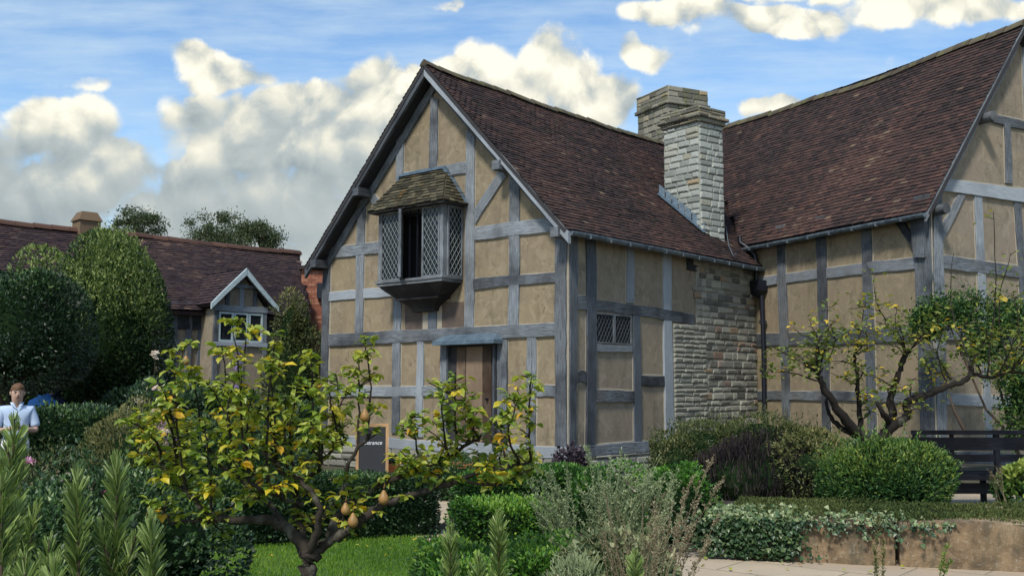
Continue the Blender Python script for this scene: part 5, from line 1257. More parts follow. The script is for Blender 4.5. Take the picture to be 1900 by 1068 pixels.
A4 = limb(wd, [(1650, 782, AY), (1636, 765, AY - .2), (1628, 745, AY - .2)], .05, .025, 7, .3)
A5 = limb(wd, [(1600, 830, AY + .2), (1598, 790, AY + .3), (1592, 740, AY + .4), (1590, 700, AY + .4), (1585, 660, AY + .4)], .05, .02, 7, .3)
A6 = limb(wd, [(1800, 690, AY), (1840, 700, AY + .1), (1880, 690, AY + .1), (1930, 700, AY + .1)], .03, .014, 6, .3)
wd.build('trunk', M['bark_dark'], apple)
tips = [(1430, 640), (1425, 690), (1470, 610), (1620, 508), (1605, 560), (1580, 600), (1555, 640), (1640, 590), (1665, 570), (1700, 600), (1560, 590), (1520, 640), (1490, 660), (1650, 640), (1620, 640), (1843, 394), (1770, 470), (1800, 620), (1760, 600), (1780, 650), (1845, 640), (1880, 620), (1895, 670), (1880, 540), (1500, 590), (1535, 560), (1725, 640), (1740, 690), (1700, 700), (1630, 700), (1600, 690), (1560, 700), (1540, 670), (1820, 660), (1860, 690), (1875, 470), (1740, 580), (1590, 640), (1665, 720), (1720, 760), (1580, 760), (1610, 740), (1540, 600), (1670, 600), (1900, 640), (1830, 610), (1460, 650), (1700, 660)]
allb = np.array([p for b in (A1, A1b, A2, A3, A4, A5, A6) for p in b]); sh = MB(); LP, LD, LS, LT = [], [], [], []
for (tx, ty) in tips:
    tip = atY(tx, ty, AY + rs.uniform(-.6, .6)); dd = np.abs(allb[:, 0] - tip[0]) * 1.3 + np.abs(tip[2] - allb[:, 2]) * .8 + np.where(allb[:, 2] > tip[2] - .1, 4, 0); st = allb[np.argmin(dd)]
    mid = (st + tip) / 2 + V(rs.normal(0, .08), rs.normal(0, .08), .05); out = limb(sh, [st, mid, tip], .014, .004, 5, .3, 5, .012); L = np.linalg.norm(tip - st)
    long_ = ty < 500
    for k in range(int(4 + L * (1.5 if long_ else 9))):
        s = rs.uniform(.2, 1); i = min(len(out) - 2, int(s * (len(out) - 1))); q = out[i] + (out[i + 1] - out[i]) * rs.rand(); a = rs.rand() * 2 * pi; e = q + V(cos(a), sin(a), rs.uniform(-.2, .6)) * rs.uniform(.03, .2)
        sh.tube([q, e], [.005, .003], 4, .3, 0, False); ct = rs.normal(.45, .16) if rs.rand() > .16 else rs.uniform(.85, 1)
        for j in range(rs.randint(3, 7)): aa = rs.rand() * 2 * pi; d = V(cos(aa), sin(aa), rs.uniform(-.7, .6)); LP.append(e + rs.normal(0, .055, 3)); LD.append(d); LS.append(rs.uniform(.06, .10)); LT.append(ct + rs.normal(0, .1))
sh.build('branches', M['bark'], apple)
mesh_of('crown', [leafset(LP, LD, np.array(LS), 'leaf', .55, np.array(LT), up=V(0, 0, 1), rs=rs)], M['leaf_apple'], apple)
print('apple leaves', len(LP))

# dark climber on the right gable
t = thing('climbing_shrub', 'dark glossy climbing shrub against the right gable wall', 'shrub', V(X(1850, 17.3), 17.3, 0))
sets = []
for q, r in (((1870, 590, 17.6), (.62, .35, .28)), ((1770, 578, 17.8), (.50, .3, .30)), ((1720, 600, 18.0), (.2, .2, .18)), ((1930, 620, 17.4), (.6, .4, .5)), ((1890, 730, 17.0), (.40, .4, .75)), ((1930, 780, 17.0), (.6, .4, .9)), ((1830, 640, 17.6), (.3, .25, .3))):
    for k in range(26):
        a_ = rs.normal(0, 1, 3); a_ /= np.linalg.norm(a_); cc_ = atY(*q) + a_ * V(*r) * rs.uniform(.2, 1.15); m_ = 130
        sets.append(leafset(cc_ + rs.normal(0, 1, (m_, 3)) * .11, rs.normal(0, .8, (m_, 3)) + V(0, -.5, .1), rs.uniform(.045, .085, m_), 'flat', .55, rs.normal(.38, .25, m_), rs=rs))
mesh_of('foliage', sets, M['leaf_bush'], t)
mb = MB()
for q in (((1895, 860, 17.3), (1870, 780, 17.3), (1850, 700, 17.5), (1800, 620, 17.7)), ((1900, 860, 17.2), (1860, 790, 17.3), (1830, 760, 17.4), (1760, 600, 17.8)), ((1790, 800, 17.4), (1770, 760, 17.4), (1762, 735, 17.5))): mb.tube([atY(*p) for p in q], [.03, .025, .02, .012][:len(q)], 6)
mb.build('stems', M['twig'], t)
# ------------------------------------------------------------ planted bed behind big stone blocks, right foreground
WL, WR = V(X(1352, 10.2), 10.2, 0), V(X(1960, 9.35), 9.3, 0)
wdir = nrm(WR - WL); wn = V(wdir[1], -wdir[0], 0)
M['trough'] = None
def block_mat():
    m, nt, b = new_mat('stained_stone_block'); p = geo_pos(nt)
    c = ramp(nt, noise(nt, p, 3.5, 7, .68, .4), [(.32, (.065, .048, .03)), (.46, (.155, .108, .063)), (.60, (.26, .185, .108)), (.75, (.36, .285, .18))])
    c = mix(nt, mrange(nt, noise(nt, mapping(nt, p, (5, 5, 1.2)), 1.4, 5, .6), .5, .68, 0, .75), c, (.06, .06, .04))
    c = mix(nt, mrange(nt, noise(nt, p, 26, 5, .75), .55, .75, 0, .6), c, (.50, .46, .36))
    nt.links.new(c, b.inputs['Base Color']); b.inputs['Roughness'].default_value = .93; bump(nt, b, noise(nt, p, 13, 7, .72), .8, .02); return m
M['block'] = block_mat()
M['moss'] = m_leaf('mossy_mat', [(0, (.03, .05, .02)), (.5, (.08, .11, .035)), (1, (.17, .18, .07))], .15, .8, .1)
def stone_block(name, s0, s1, h, dep, label, seed):
    import bmesh
    rs = np.random.RandomState(seed); nu, nv, nw = 22, 8, 8; L = s1 - s0; mb = MB()
    K = rs.normal(0, 1, (5, 3)); ph = rs.rand(5) * 6
    def P(u, v, w_):
        r = .035; q = V(u * L, v * dep, w_ * h); c_ = np.clip(q, [r, r, -1], [L - r, dep - r, h - r]); e = q - c_; l = np.linalg.norm(e)
        if l > 1e-6: q = c_ + e / l * min(l, r)
        wb_ = .008 * sum(sin(float(K[i] @ q) * 6 + ph[i]) for i in range(5)) + rs.normal(0, .0015)
        o = WL + wdir * (s0 + q[0]) - wn * (q[1]) + Z * q[2]; return o + wn * wb_ * (1 if v < .5 else 0) + Z * wb_ * .8 * (w_ > .5)
    mb.grid([[P(u / nu, 0, w_ / nw) for u in range(nu + 1)] for w_ in range(nw + 1)], .5)
    mb.grid([[P(u / nu, v / nv, 1) for u in range(nu + 1)] for v in range(nv + 1)], .5)
    mb.grid([[P(0, v / nv, w_ / nw) for v in range(nv + 1)][::-1] for w_ in range(nw + 1)], .5); mb.grid([[P(1, v / nv, w_ / nw) for v in range(nv + 1)] for w_ in range(nw + 1)], .5)
    o = mb.build(name, M['block']); return tag(o, label, 'stone block', 'stone blocks edging the bed')
LT_ = np.linalg.norm(WR - WL); sj = np.dot(atY(1664, 1000, 9.77) - WL, wdir)
stone_block('stone_block', 0, sj - .012, .40, .42, 'long ivy-hung stone block at the left end of the raised bed', 3)
stone_block('stone_block', sj + .012, LT_ + .9, .425, .42, 'long bare brown stone block under the bench, right of the joint', 4)
bed = [WL - wn * .36, WR - wn * .36 + wdir * 1, WR - wn * 1.75 + wdir * 1, WL - wn * 1.6 - wdir * .3]
mb = MB(); mb.face([p + Z * .385 for p in bed]); 
for i in range(4): j = (i + 1) % 4; mb.face([bed[i], bed[j], bed[j] + Z * .385, bed[i] + Z * .385])
tag(mb.build('raised_bed', M['soil']), kind='structure')
rs = np.random.RandomState(60); n = 26000; a, b = rs.rand(n), rs.rand(n); s_ = a * (LT_ + .9) - .05; dep = b * 1.55 + .03
pos = WL[None] + wdir[None] * s_[:, None] - wn[None] * dep[:, None] + np.array([0, 0, 1.])[None] * (.395 + .03 * np.sin(s_ * 4) * np.sin(dep * 7) + rs.rand(n) * .05)[:, None]
v, f, t = leafset(pos, np.stack([rs.normal(0, .6, n), rs.normal(0, .6, n) - .2, np.ones(n)], 1), rs.uniform(.02, .04, n), 'flat', .5, rs.normal(.45, .22, n) + .15 * np.sin(s_ * 3), rs=rs)
tag(raw_mesh('ground_cover', v, f, 3, t, M['moss']), 'mossy green ground cover on top of the raised bed', 'ground cover', kind='stuff')
# ivy: cascading over the left block
t = thing('ivy', 'trailing green ivy hanging over the left stone block', 'ivy', WL + wdir * .7)
S, D_, Zs = [], [], []; n = 5200; k = 0; st = MB()
LP, LD, LS, LT = [], [], [], []
for i in range(300):
    s0 = rs.uniform(-.25, 1.95) if rs.rand() < .33 else rs.uniform(-.2, .6); drop = rs.uniform(.08, .40) * (1.0 if s0 < .55 else rs.uniform(.02, .75) ** 1.5); lx = rs.normal(0, .08)
    pts = [WL + wdir * s0 - wn * rs.uniform(.1, .7) + Z * .44, WL + wdir * (s0 + lx * .3) + wn * .03 + Z * .42, WL + wdir * (s0 + lx) + wn * rs.uniform(.03, .12) + Z * max(.03, .40 - drop)]
    st.tube(pts, [.004, .0035, .0025], 4, .4, 0, False)
    m_ = int(9 + drop * 22 * (1 if s0 < .8 else .6))
    for q in range(m_):
        f_ = rs.rand() * 2; a_, b_ = (pts[0], pts[1]) if f_ < 1 else (pts[1], pts[2]); f_ %= 1; p = a_ + (b_ - a_) * f_ + rs.normal(0, .022, 3)
        LP.append(p); LD.append(V(rs.normal(0, .5), -.45, -.5 + rs.normal(0, .5))); LS.append(rs.uniform(.022, .055)); LT.append(rs.normal(.36, .17) + (.38 if p[2] > .40 else 0))
for i in range(2600):  # dense mound at the left end and on the top
    s0 = rs.normal(.12, .26); zz = rs.uniform(.04, .46); p = WL + wdir * s0 + wn * rs.uniform(0, .13) * (1 if zz < .42 else -2) + Z * zz; LP.append(p); LD.append(V(rs.normal(0, .5), -.6, rs.normal(-.2, .5))); LS.append(rs.uniform(.025, .055)); LT.append(rs.normal(.34, .2) + (.25 if zz > .38 else 0))
st.build('stems', M['twig'], t); mesh_of('foliage', [leafset(LP, LD, np.array(LS), 'ivy', .95, np.array(LT), up=V(0, -1, .4), rs=rs)], M['leaf_ivy'], t)

# big rounded bushes behind the bed
t = thing('lupin_bush', 'lush green bushy plant with thin yellow-green tops on the raised bed', 'bush', atZ(1635, 935, .39))
c = atY(1637, 890, 11.6)
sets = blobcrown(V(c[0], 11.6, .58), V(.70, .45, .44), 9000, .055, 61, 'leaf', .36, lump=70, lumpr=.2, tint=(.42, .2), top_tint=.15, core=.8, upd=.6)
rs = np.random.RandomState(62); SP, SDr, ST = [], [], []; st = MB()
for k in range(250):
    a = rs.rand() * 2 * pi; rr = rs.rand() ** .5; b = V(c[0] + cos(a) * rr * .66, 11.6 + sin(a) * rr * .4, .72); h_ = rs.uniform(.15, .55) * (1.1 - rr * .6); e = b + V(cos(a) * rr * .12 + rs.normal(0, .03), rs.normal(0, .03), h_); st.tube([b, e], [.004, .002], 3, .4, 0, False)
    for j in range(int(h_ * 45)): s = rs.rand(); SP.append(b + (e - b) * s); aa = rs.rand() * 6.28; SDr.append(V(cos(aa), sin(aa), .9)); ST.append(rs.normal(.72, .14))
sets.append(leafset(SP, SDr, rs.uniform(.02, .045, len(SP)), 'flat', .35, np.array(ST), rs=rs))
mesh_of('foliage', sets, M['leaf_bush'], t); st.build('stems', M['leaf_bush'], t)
t = thing('dark_shrub', 'broad rounded shrub, green on top and almost black below, against the stone wall', 'shrub', V(X(1400, 14), 14, 0))
sets = []
for (px_, py_, yy, r, n_, tt) in ((1290, 845, 14.3, (.62, .5, .42), 6500, .36), (1400, 830, 14.2, (.62, .5, .38), 5500, .44), (1480, 840, 14.2, (.48, .5, .38), 4500, .5), (1250, 880, 14.0, (.30, .4, .45), 3000, .38)):
    sets += blobcrown(atY(px_, py_, yy), V(*r), n_, .05, px_, 'flat', .4, 60, .25, tint=(tt, .2), top_tint=.3, core=.85)
mesh_of('upper_foliage', sets, M['leaf_yew'], t)
mesh_of('dark_stems', blobcrown(V(X(1415, 13.7), 13.7, .38), V(.82, .5, .58), 9000, .10, 64, 'needle', .12, lump=120, lumpr=.16, tint=(.4, .3), upd=2.5, outward=.3, core=.93), M['dead_dark'], t)
bush('shrub', 'yellow-green shrub at the foot of the apple tree', 'bush', V(X(1500, 13.4), 13.4, .62), V(.48, .35, .42), 3000, .055, 65, 'leaf_yew', lump=22, lumpr=.42, tint=(.62, .2), core=.5)
bush('shrub', 'small pale green bush under the right end of the bench', 'bush', atY(1905, 905, 11.4), V(.30, .25, .26), 1500, .07, 66, 'leaf_bush', lump=20, lumpr=.35, tint=(.62, .2), core=.5, shape='leaf', width=.6)
bush('shrub', 'low dark red-purple leafy plant at the corner plinth', 'bush', V(X(1060, 15.6), 15.6, .3), V(.30, .3, .38), 2200, .07, 67, 'purple_dark', lump=40, tint=(.75, .3), width=.7)
bush('shrub', 'small pale green mound of leaves left of the corner plinth', 'bush', V(X(965, 15.0), 15.0, .3), V(.32, .3, .42), 2600, .05, 68, 'leaf_var', lump=40, tint=(.4, .25))
bush('shrub', 'dark shrub below the plank door', 'bush', V(X(860, 15.5), 15.5, .1), V(.5, .4, .5), 3400, .06, 69, 'leaf_dark', lump=40, tint=(.45, .25))
hedge_thing('hedge', 'low dark hedge between the stone infill and the right wing wall', 'hedge', 'leaf_dark', (X(1240, 16.3), 16.3, X(1760, 16.6), 16.8, .7, .75, 8000, .06, 70), tint=(.35, .22), rnd=.25, jit=.05)

# ------------------------------------------------------------ bench
BY = 14.6; t = thing('garden_bench', 'long dark wooden garden bench seen from behind, right of the bushy plant', 'bench', V(X(1790, BY), BY, 0))
M['bench'] = m_timber('black_bench_wood', (.018, .022, .034), (.009, .011, .018), (.003, .004, .007), (.010, .010, .014))
x0_, x1_ = X(1690, BY), X(1690, BY) + 2.4
def bboard(name, za, zb, y, th=.03, x0=x0_, x1=x1_, par=t):
    mb = MB(); mb.box(V(x0, y, za), V(x1 - x0, 0, 0), V(0, th, 0), Z * (zb - za)); return mb.build(name, M['bench'], par)
zt_b = 1.06; bboard('top_rail', zt_b - .06, zt_b, BY, .06); bboard('back_board', .78, .96, BY + .02); bboard('back_board', .62, .72, BY + .04); 
for i in range(5): bboard('seat_slat', .435, .46, BY + .10 + i * .095, .075)
bboard('apron', .36, .43, BY + .07, .025); bboard('stretcher', .15, .30, BY + .28, .03)
for fx in (.03, .55, 1.17, 1.8, 2.32):
    for yy, hh in ((BY + .03, zt_b - .03), (BY + .50, .44 if .1 < fx < 2.3 else .64)):
        if .1 < fx < 2.3 and fx != 1.17 and yy > BY + .3: continue
        if fx in (.55, 1.8): mb = MB(); mb.box(V(x0_ + fx, yy, .44), V(.045, 0, 0), V(0, .05, 0), Z * (hh - .44)); mb.build('back_stile', M['bench'], t); continue
        mb = MB(); mb.box(V(x0_ + fx, yy, 0), V(.07, 0, 0), V(0, .06, 0), Z * hh); mb.build('leg', M['bench'], t)
for fx in (.03, 2.32): mb = MB(); mb.box(V(x0_ + fx - .005, BY, .64), V(.08, 0, 0), V(0, .6, 0), Z * .03); mb.build('armrest', M['bench'], t)

# ------------------------------------------------------------ rosemary spikes, close to the camera
RM = 'rosemary stems in the foreground'
def rosemary(px_, ptop, Y, wpx, label, seed, lean=0., base=1500):
    rs = np.random.RandomState(seed); tp = atY(px_ + lean, ptop, Y); b = atY(px_, base, Y); b = V(b[0], Y, max(.0, b[2])); b2 = V(b[0] - (tp[0] - b[0]) * .2, Y + .05, 0)
    root = thing('rosemary', label, 'rosemary', b2, RM); L = np.linalg.norm(tp - b); R_ = wpx / 1901 * Y / 2
    mb = MB(); LP, LD, LS, LT = [], [], [], []
    def shoot(a, e, rmax, dens):
        ax = nrm(e - a); l = np.linalg.norm(e - a); mb.tube([a, (a + e) / 2 + rs.normal(0, .003, 3), e], [.0035, .003, .0015], 5, .6)
        n = int(l * dens); s = np.sort(rs.rand(n)); x_ = nrm(np.cross(ax, V(.2, 1, .1))); y_ = np.cross(x_, ax)
        for q in s:
            an = rs.rand() * 2 * pi; rem = (1 - q) * l; ln = min(rmax, .008 + rem * .5 + .006) * rs.uniform(.75, 1.1); o = x_ * cos(an) + y_ * sin(an); upk = 1.05 + (1.6 if rem < .03 else 0) + (1 - min(1, rem / .2)) * .5
            LP.append(a + (e - a) * q + o * .002); LD.append(o + ax * upk); LS.append(ln); LT.append(rs.normal(.42, .2) + (.18 if rem < .05 else 0))
    shoot(b, tp, .036, 1700)
    ns = int(L * 8)
    for k in range(ns):
        s = rs.uniform(.1, .88); a = b + (tp - b) * s; an = rs.rand() * 2 * pi; ln = min(.16, (1 - s) * L * .55 + .02); o = V(cos(an), sin(an), 0); shoot(a, a + (o * .30 + Z * .95) * ln * (.5 + .5 * R_ / .045), .026, 1150)
    mb.tube([b2, b], [.009, .005], 6, .5); mb.build('stem', M['twig'], root)
    mesh_of('needles', [leafset(LP, LD, np.array(LS), 'needle', .10, np.array(LT), rs=rs)], M['leaf_rose'], root)
rosemary(24, 775, 1.75, 75, 'tallest rosemary spike, at the left edge in front of the man', 81, 2)
rosemary(2, 850, 1.6, 70, 'rosemary spike cut by the left edge, below the tallest one', 82)
rosemary(146, 872, 1.7, 66, 'rosemary spike standing left of the pink aster heads at the lower left', 83, -2)
rosemary(212, 845, 1.75, 62, 'tall thin rosemary spike just left of the pear crown', 84, 5)
rosemary(278, 955, 1.7, 50, 'short rosemary spike below the pruned left limb of the pear', 85, 3)
rosemary(88, 1000, 1.6, 50, 'low rosemary tip between the left edge spike and the aster', 86, 3)
rosemary(50, 1030, 1.5, 40, 'lowest left rosemary tip at the bottom edge', 87, -4)
rosemary(100, 1035, 1.5, 36, 'tiny rosemary tip at the bottom edge beside the aster spike', 88, 2)
rosemary(838, 975, 2.3, 46, 'rosemary spike in front of the left box hedge', 89, -2)
rosemary(885, 1030, 2.2, 34, 'short rosemary tip between two taller spikes by the box hedges', 90, 3)
rosemary(928, 950, 2.4, 42, 'tall rosemary spike in front of the middle box hedge', 91, -3)
rosemary(1178, 1022, 2.4, 26, 'small rosemary tip in front of the variegated shrub', 92, 0)

# ------------------------------------------------------------ silvery sprays, variegated shrub, dry plumes
def wiry(root, base, tips, seed, mat, leafn=60, lsz=.02, wd=.5, rad=.006, side=.12, tint=.5, startf=.3, shape='flat', sub=9):
    rs = np.random.RandomState(seed); st = MB(); LP, LD, LS, LT = [], [], [], []
    for tp in tips:
        b = base + V(rs.normal(0, .05), rs.normal(0, .05), 0); m_ = b * .5 + tp * .5 + V(0, 0, np.linalg.norm(tp - b) * .05) - (tp - b) * V(.12, .12, 0); out = []
        for i in range(9): s = i / 8; out.append(b * (1 - s) ** 2 + m_ * 2 * s * (1 - s) + tp * s * s)
        st.tube(out, [rad * (1 - .75 * i / 8) for i in range(9)], 4, .5, 0, False); L = np.linalg.norm(tp - b)
        for k in range(sub):
            s = rs.uniform(startf, .97); i = int(s * 8); q = out[i] + (out[min(8, i + 1)] - out[i]) * (s * 8 - i); a = rs.rand() * 2 * pi; ax = nrm(out[min(8, i + 1)] - out[i] + 1e-6); l = side * (1.15 - s) * rs.uniform(.6, 1.3) + .02; e = q + (V(cos(a), sin(a), 0) * .55 + ax) * l
            st.tube([q, e], [rad * .4, rad * .2], 3, .5, 0, False)
            for j in range(leafn // sub + 1): r_ = rs.rand(); LP.append(q + (e - q) * r_ + rs.normal(0, .003, 3)); aa = rs.rand() * 6.28; LD.append(V(cos(aa), sin(aa), .7)); LS.append(lsz * rs.uniform(.6, 1.3)); LT.append(rs.normal(tint, .2))
        for j in range(leafn // 2): s = rs.uniform(startf, 1); i = min(7, int(s * 8)); q = out[i] + (out[i + 1] - out[i]) * (s * 8 - i); LP.append(q); aa = rs.rand() * 6.28; LD.append(V(cos(aa), sin(aa), .7)); LS.append(lsz * rs.uniform(.6, 1.3)); LT.append(rs.normal(tint, .2))
    st.build('stems', mat, root); return mesh_of('foliage', [leafset(LP, LD, np.array(LS), shape, wd, np.array(LT), rs=rs)], mat, root)
SY = 8.2; b0 = V(X(1120, SY), SY, .0)
t = thing('artemisia', 'tall silvery green artemisia in front of the corner of the house', 'plant', b0); rs = np.random.RandomState(91)
tips = [atY(rs.uniform(1085, 1235), 815 + abs(rs.normal(0, 38)) + 70 * rs.rand(), SY + rs.uniform(-.25, .25)) for _ in range(40)] + [atY(rs.uniform(1060, 1150), rs.uniform(860, 980), SY + rs.uniform(-.25, .25)) for _ in range(16)]
wiry(t, b0, tips, 92, M['leaf_silver'], 95, .026, .4, .005, .16, .5, .25)
t = thing('artemisia', 'silvery spray leaning left toward the door side', 'plant', V(X(1060, SY), SY, 0))
tips = [atY(rs.uniform(965, 1055), rs.uniform(845, 930), SY + rs.uniform(-.2, .2)) for _ in range(24)]
wiry(t, V(X(1068, SY), SY, 0), tips, 93, M['leaf_silver'], 90, .024, .4, .005, .13, .5, .3)
t = thing('artemisia', 'silvery spray arching right over the domed bush', 'plant', V(X(1190, SY), SY, 0))
tips = [atY(rs.uniform(1195, 1275), rs.uniform(868, 950), SY + rs.uniform(-.2, .2)) for _ in range(18)]
wiry(t, V(X(1185, SY), SY, 0), tips, 94, M['leaf_silver'], 70, .024, .4, .005, .13, .6, .35)
VY = 6.6
bush('shrub', 'pale variegated shrub with cream leaf margins at the bottom, beside the stone path', 'bush', V(X(1140, VY), VY, .28), V(.38, .32, .40), 5600, .042, 95, 'leaf_var', lump=60, lumpr=.24, tint=(.45, .26), core=.7, width=.7)
bush('shrub', 'feathery grey-green clump right of the nearest box hedge', 'bush', V(X(1072, 6.3), 6.3, .25), V(.20, .25, .34), 3600, .05, 96, 'leaf_silver', lump=30, tint=(.3, .2), shape='needle', width=.14, upd=1.3, core=.5)
DY = 5.6; t = thing('dry_seed_plumes', 'tall dry buff seed plumes in front of the domed bush', 'plant', V(X(1200, DY), DY, 0))
tips = [atY(*q, DY + rs.uniform(-.1, .1)) for q in ((1325, 842), (1345, 880), (1300, 915), (1270, 905), (1335, 950), (1290, 960), (1250, 930), (1235, 960), (1320, 1000), (1215, 930), (1285, 880))]
wiry(t, V(X(1195, DY), DY, 0), tips, 97, M['dry'], 150, .014, .5, .004, .085, .62, .62, sub=16)
t = thing('dead_plant', 'bundle of dead brown stems within the variegated shrub', 'plant', V(X(1165, 6.0), 6.0, 0))
tips = [atY(rs.uniform(1110, 1235), rs.uniform(905, 1040), 6.0 + rs.uniform(-.15, .15)) for _ in range(46)]
wiry(t, V(X(1172, 6.0), 6.0, 0), tips, 98, M['dry'], 16, .016, .5, .0035, .05, .35, .4, sub=4)
t = thing('plantain_spike', 'thin yellow-brown weed spike in front of the joint of the stone blocks', 'plant', atZ(1632, 1100, 0))
q0 = atZ(1632, 1100, 0); wiry(t, q0, [atY(1630, 955, q0[1]), atY(1640, 1000, q0[1]), atY(1622, 1010, q0[1])], 99, M['leaf_yew'], 130, .022, .4, .004, .03, .85, .2, sub=22)
t = thing('mullein_sprig', 'small green weed with a yellow tip in front of the bare stone block', 'plant', atZ(1760, 1100, 0))
q0 = atZ(1760, 1100, 0); wiry(t, q0, [atY(1758, 1010, q0[1]), atY(1764, 1040, q0[1])], 100, M['leaf_bush'], 60, .03, .4, .004, .03, .8, .3, sub=14)
t = thing('thistle_seedhead', 'brown dried flower stalks in front of the bench', 'plant', atY(1845, 925, 11.2))
q0 = atY(1850, 935, 11.2); wiry(t, V(q0[0], q0[1], .39), [atY(rs.uniform(1832, 1860), rs.uniform(862, 885), 11.2) for _ in range(7)], 101, M['dry'], 30, .02, .5, .004, .06, .3, .5, sub=5)

# ------------------------------------------------------------ chalk board and planters by the door
M['pine'] = m_timber('pine_frame', (.55, .36, .19), (.44, .27, .13), (.28, .16, .08), (.5, .3, .15), .2)
M['chalk'] = m_plain('chalkboard', (.012, .014, .018), .6, nscale=6); M['chalk_white'] = m_plain('chalk_white', (.75, .78, .8), .9)
AYb = 16.0; t = thing('chalkboard_sign', 'wooden framed chalkboard sign reading Entrance, standing behind the pear tree', 'sign', V(X(692, AYb), AYb, 0))
yaw = radians(14); ux = V(cos(yaw), -sin(yaw) * -1, 0); ux = V(cos(yaw), sin(yaw) * .6, 0); ux = nrm(ux); fn = V(ux[1], -ux[0], 0)
for side_ in (1, -1):
    vz = nrm(Z * 1.0 - fn * .18 * side_); FRs = V(X(692, AYb), AYb, 0) + fn * .19 * side_
    nf = nrm(np.cross(ux, vz)) * side_; Wb, Hb = .50, 1.12
    P_ = lambda u, z, d: FRs + ux * u + vz * z + nf * d
    mb = MB(); mb.box(P_(-Wb / 2 + .04, .14, 0), ux * (Wb - .08), vz * (Hb - .18), nf * .012); mb.build('board', M['chalk'], t)
    for a in ((-Wb / 2, 0, .045, Hb), (Wb / 2 - .045, 0, .045, Hb), (-Wb / 2 + .045, Hb - .05, Wb - .09, .05), (-Wb / 2 + .045, .10, Wb - .09, .05)):
        mb = MB(); mb.box(P_(a[0], a[1], -.008), ux * a[2], vz * a[3], nf * .032); mb.build('frame_rail', M['pine'], t)
    if side_ == 1:
        import mathutils
        for txt, zz, sz in (('Entrance', .80, .072),):
            cu = bpy.data.curves.new('t', 'FONT'); cu.body = txt; cu.size = sz * 1.15; cu.extrude = .002; cu.align_x = 'CENTER'; cu.shear = .25
            to = bpy.data.objects.new('t', cu); C.objects.link(to); dg = bpy.context.evaluated_depsgraph_get(); me = bpy.data.meshes.new_from_object(to.evaluated_get(dg)); bpy.data.objects.remove(to)
            me.materials.clear(); me.materials.append(M['chalk_white']); o = bpy.data.objects.new('writing', me); C.objects.link(o); o.parent = t
            p = P_(-.0, zz, .016) - np.array(t.location); o.matrix_local = mathutils.Matrix(((ux[0], vz[0], nf[0], p[0]), (ux[1], vz[1], nf[1], p[1]), (ux[2], vz[2], nf[2], p[2]), (0, 0, 0, 1)))
M['terracotta'] = m_plain('terracotta', (.50, .17, .06), .85, nscale=12)
for (px_, yb, Y_, w__, lb) in ((720, 868, 16.4, .34, 'square terracotta planter right of the chalkboard sign'), (855, 860, 16.8, .36, 'square terracotta planter in front of the plank door')):
    q = V(X(px_, Y_), Y_, 0); t = thing('planter', lb, 'planter', q, 'terracotta planters by the door'); mb = MB(); hh = .42
    a = [q + V(sx * w__ * .4, sy * w__ * .4, 0) for sx, sy in ((-1, -1), (1, -1), (1, 1), (-1, 1))]; b = [q + V(sx * w__ * .5, sy * w__ * .5, hh) for sx, sy in ((-1, -1), (1, -1), (1, 1), (-1, 1))]
    c_ = [p + (p - q) * V(.12, .12, 0) for p in b]; d_ = [p + Z * .06 for p in c_]; e_ = [q + (p - q) * V(.8, .8, 1) for p in d_]
    for r0, r1 in ((a, b), (b, c_), (c_, d_), (d_, e_)):
        for i in range(4): j = (i + 1) % 4; mb.face([r0[i], r0[j], r1[j], r1[i]])
    mb.face([p - Z * .04 for p in e_], None, .1); mb.build('pot', M['terracotta'], t)
    mesh_of('foliage', blobcrown(q + Z * (hh + .05), V(.13, .13, .12), 500, .05, px_, tint=(.4, .2), core=.5), M['leaf_dark'], t)

# ------------------------------------------------------------ people
M['skin'] = m_plain('skin', (.46, .30, .225), .55, nscale=20, namt=.12); M['hair'] = m_plain('brown_hair', (.13, .065, .03), .7, nscale=60, bstr=.6)
M['shirt'] = m_plain('light_blue_polo', (.44, .56, .74), .9, nscale=14, namt=.12); M['shirt_lit'] = m_plain('lit_polo_white', (.74, .74, .74), .9, nscale=14, namt=.08)  # lower polo is painted white for the light falling on it
M['trouser'] = m_plain('green_grey_trousers', (.10, .15, .12), .9, nscale=14); M['shoe'] = m_plain('dark_shoe', (.03, .025, .02), .6); M['blue_jacket'] = m_plain('bright_blue_jacket', (.05, .22, .62), .8); M['navy'] = m_plain('navy_jacket', (.02, .035, .12), .8); M['phone'] = m_plain('black_phone', (.01, .01, .012), .2)
def skinned(name, verts, edges, radii, m, parent, lvl=2, root=0):
    me = bpy.data.meshes.new(name); off = origin_of(parent); me.from_pydata([tuple(np.array(v) - off) for v in verts], edges, []); me.materials.append(m)
    o = bpy.data.objects.new(name, me); C.objects.link(o); o.parent = parent
    s = o.modifiers.new('skin', 'SKIN'); s.use_smooth_shade = True
    for i, r in enumerate(radii): d = me.skin_vertices[0].data[i]; r = r if isinstance(r, tuple) else (r, r); d.radius = r; d.use_root = (i == root)
    ss = o.modifiers.new('subsurf', 'SUBSURF'); ss.levels = lvl; ss.render_levels = lvl
    dg = bpy.context.evaluated_depsgraph_get(); me2 = bpy.data.meshes.new_from_object(o.evaluated_get(dg)); o.modifiers.clear(); o.data = me2; me2.name = name
    if not me2.materials: me2.materials.append(m)
    for p in me2.polygons: p.use_smooth = True
    return o
def ellip(mb, c, r, nu=12, nv=10, a0=0., a1=pi, deform=None, t=.5):
    rows = []
    for i in range(nv + 1):
        th = a0 + (a1 - a0) * i / nv; row = []
        for k in range(nu):
            ph = 2 * pi * k / nu; p = V(sin(th) * cos(ph), sin(th) * sin(ph), cos(th)); q = V(*c) + p * V(*r)
            if deform is not None: q = deform(q, p)
            row.append(q)
        rows.append(row)
    mb.grid(rows, t, closed=True)
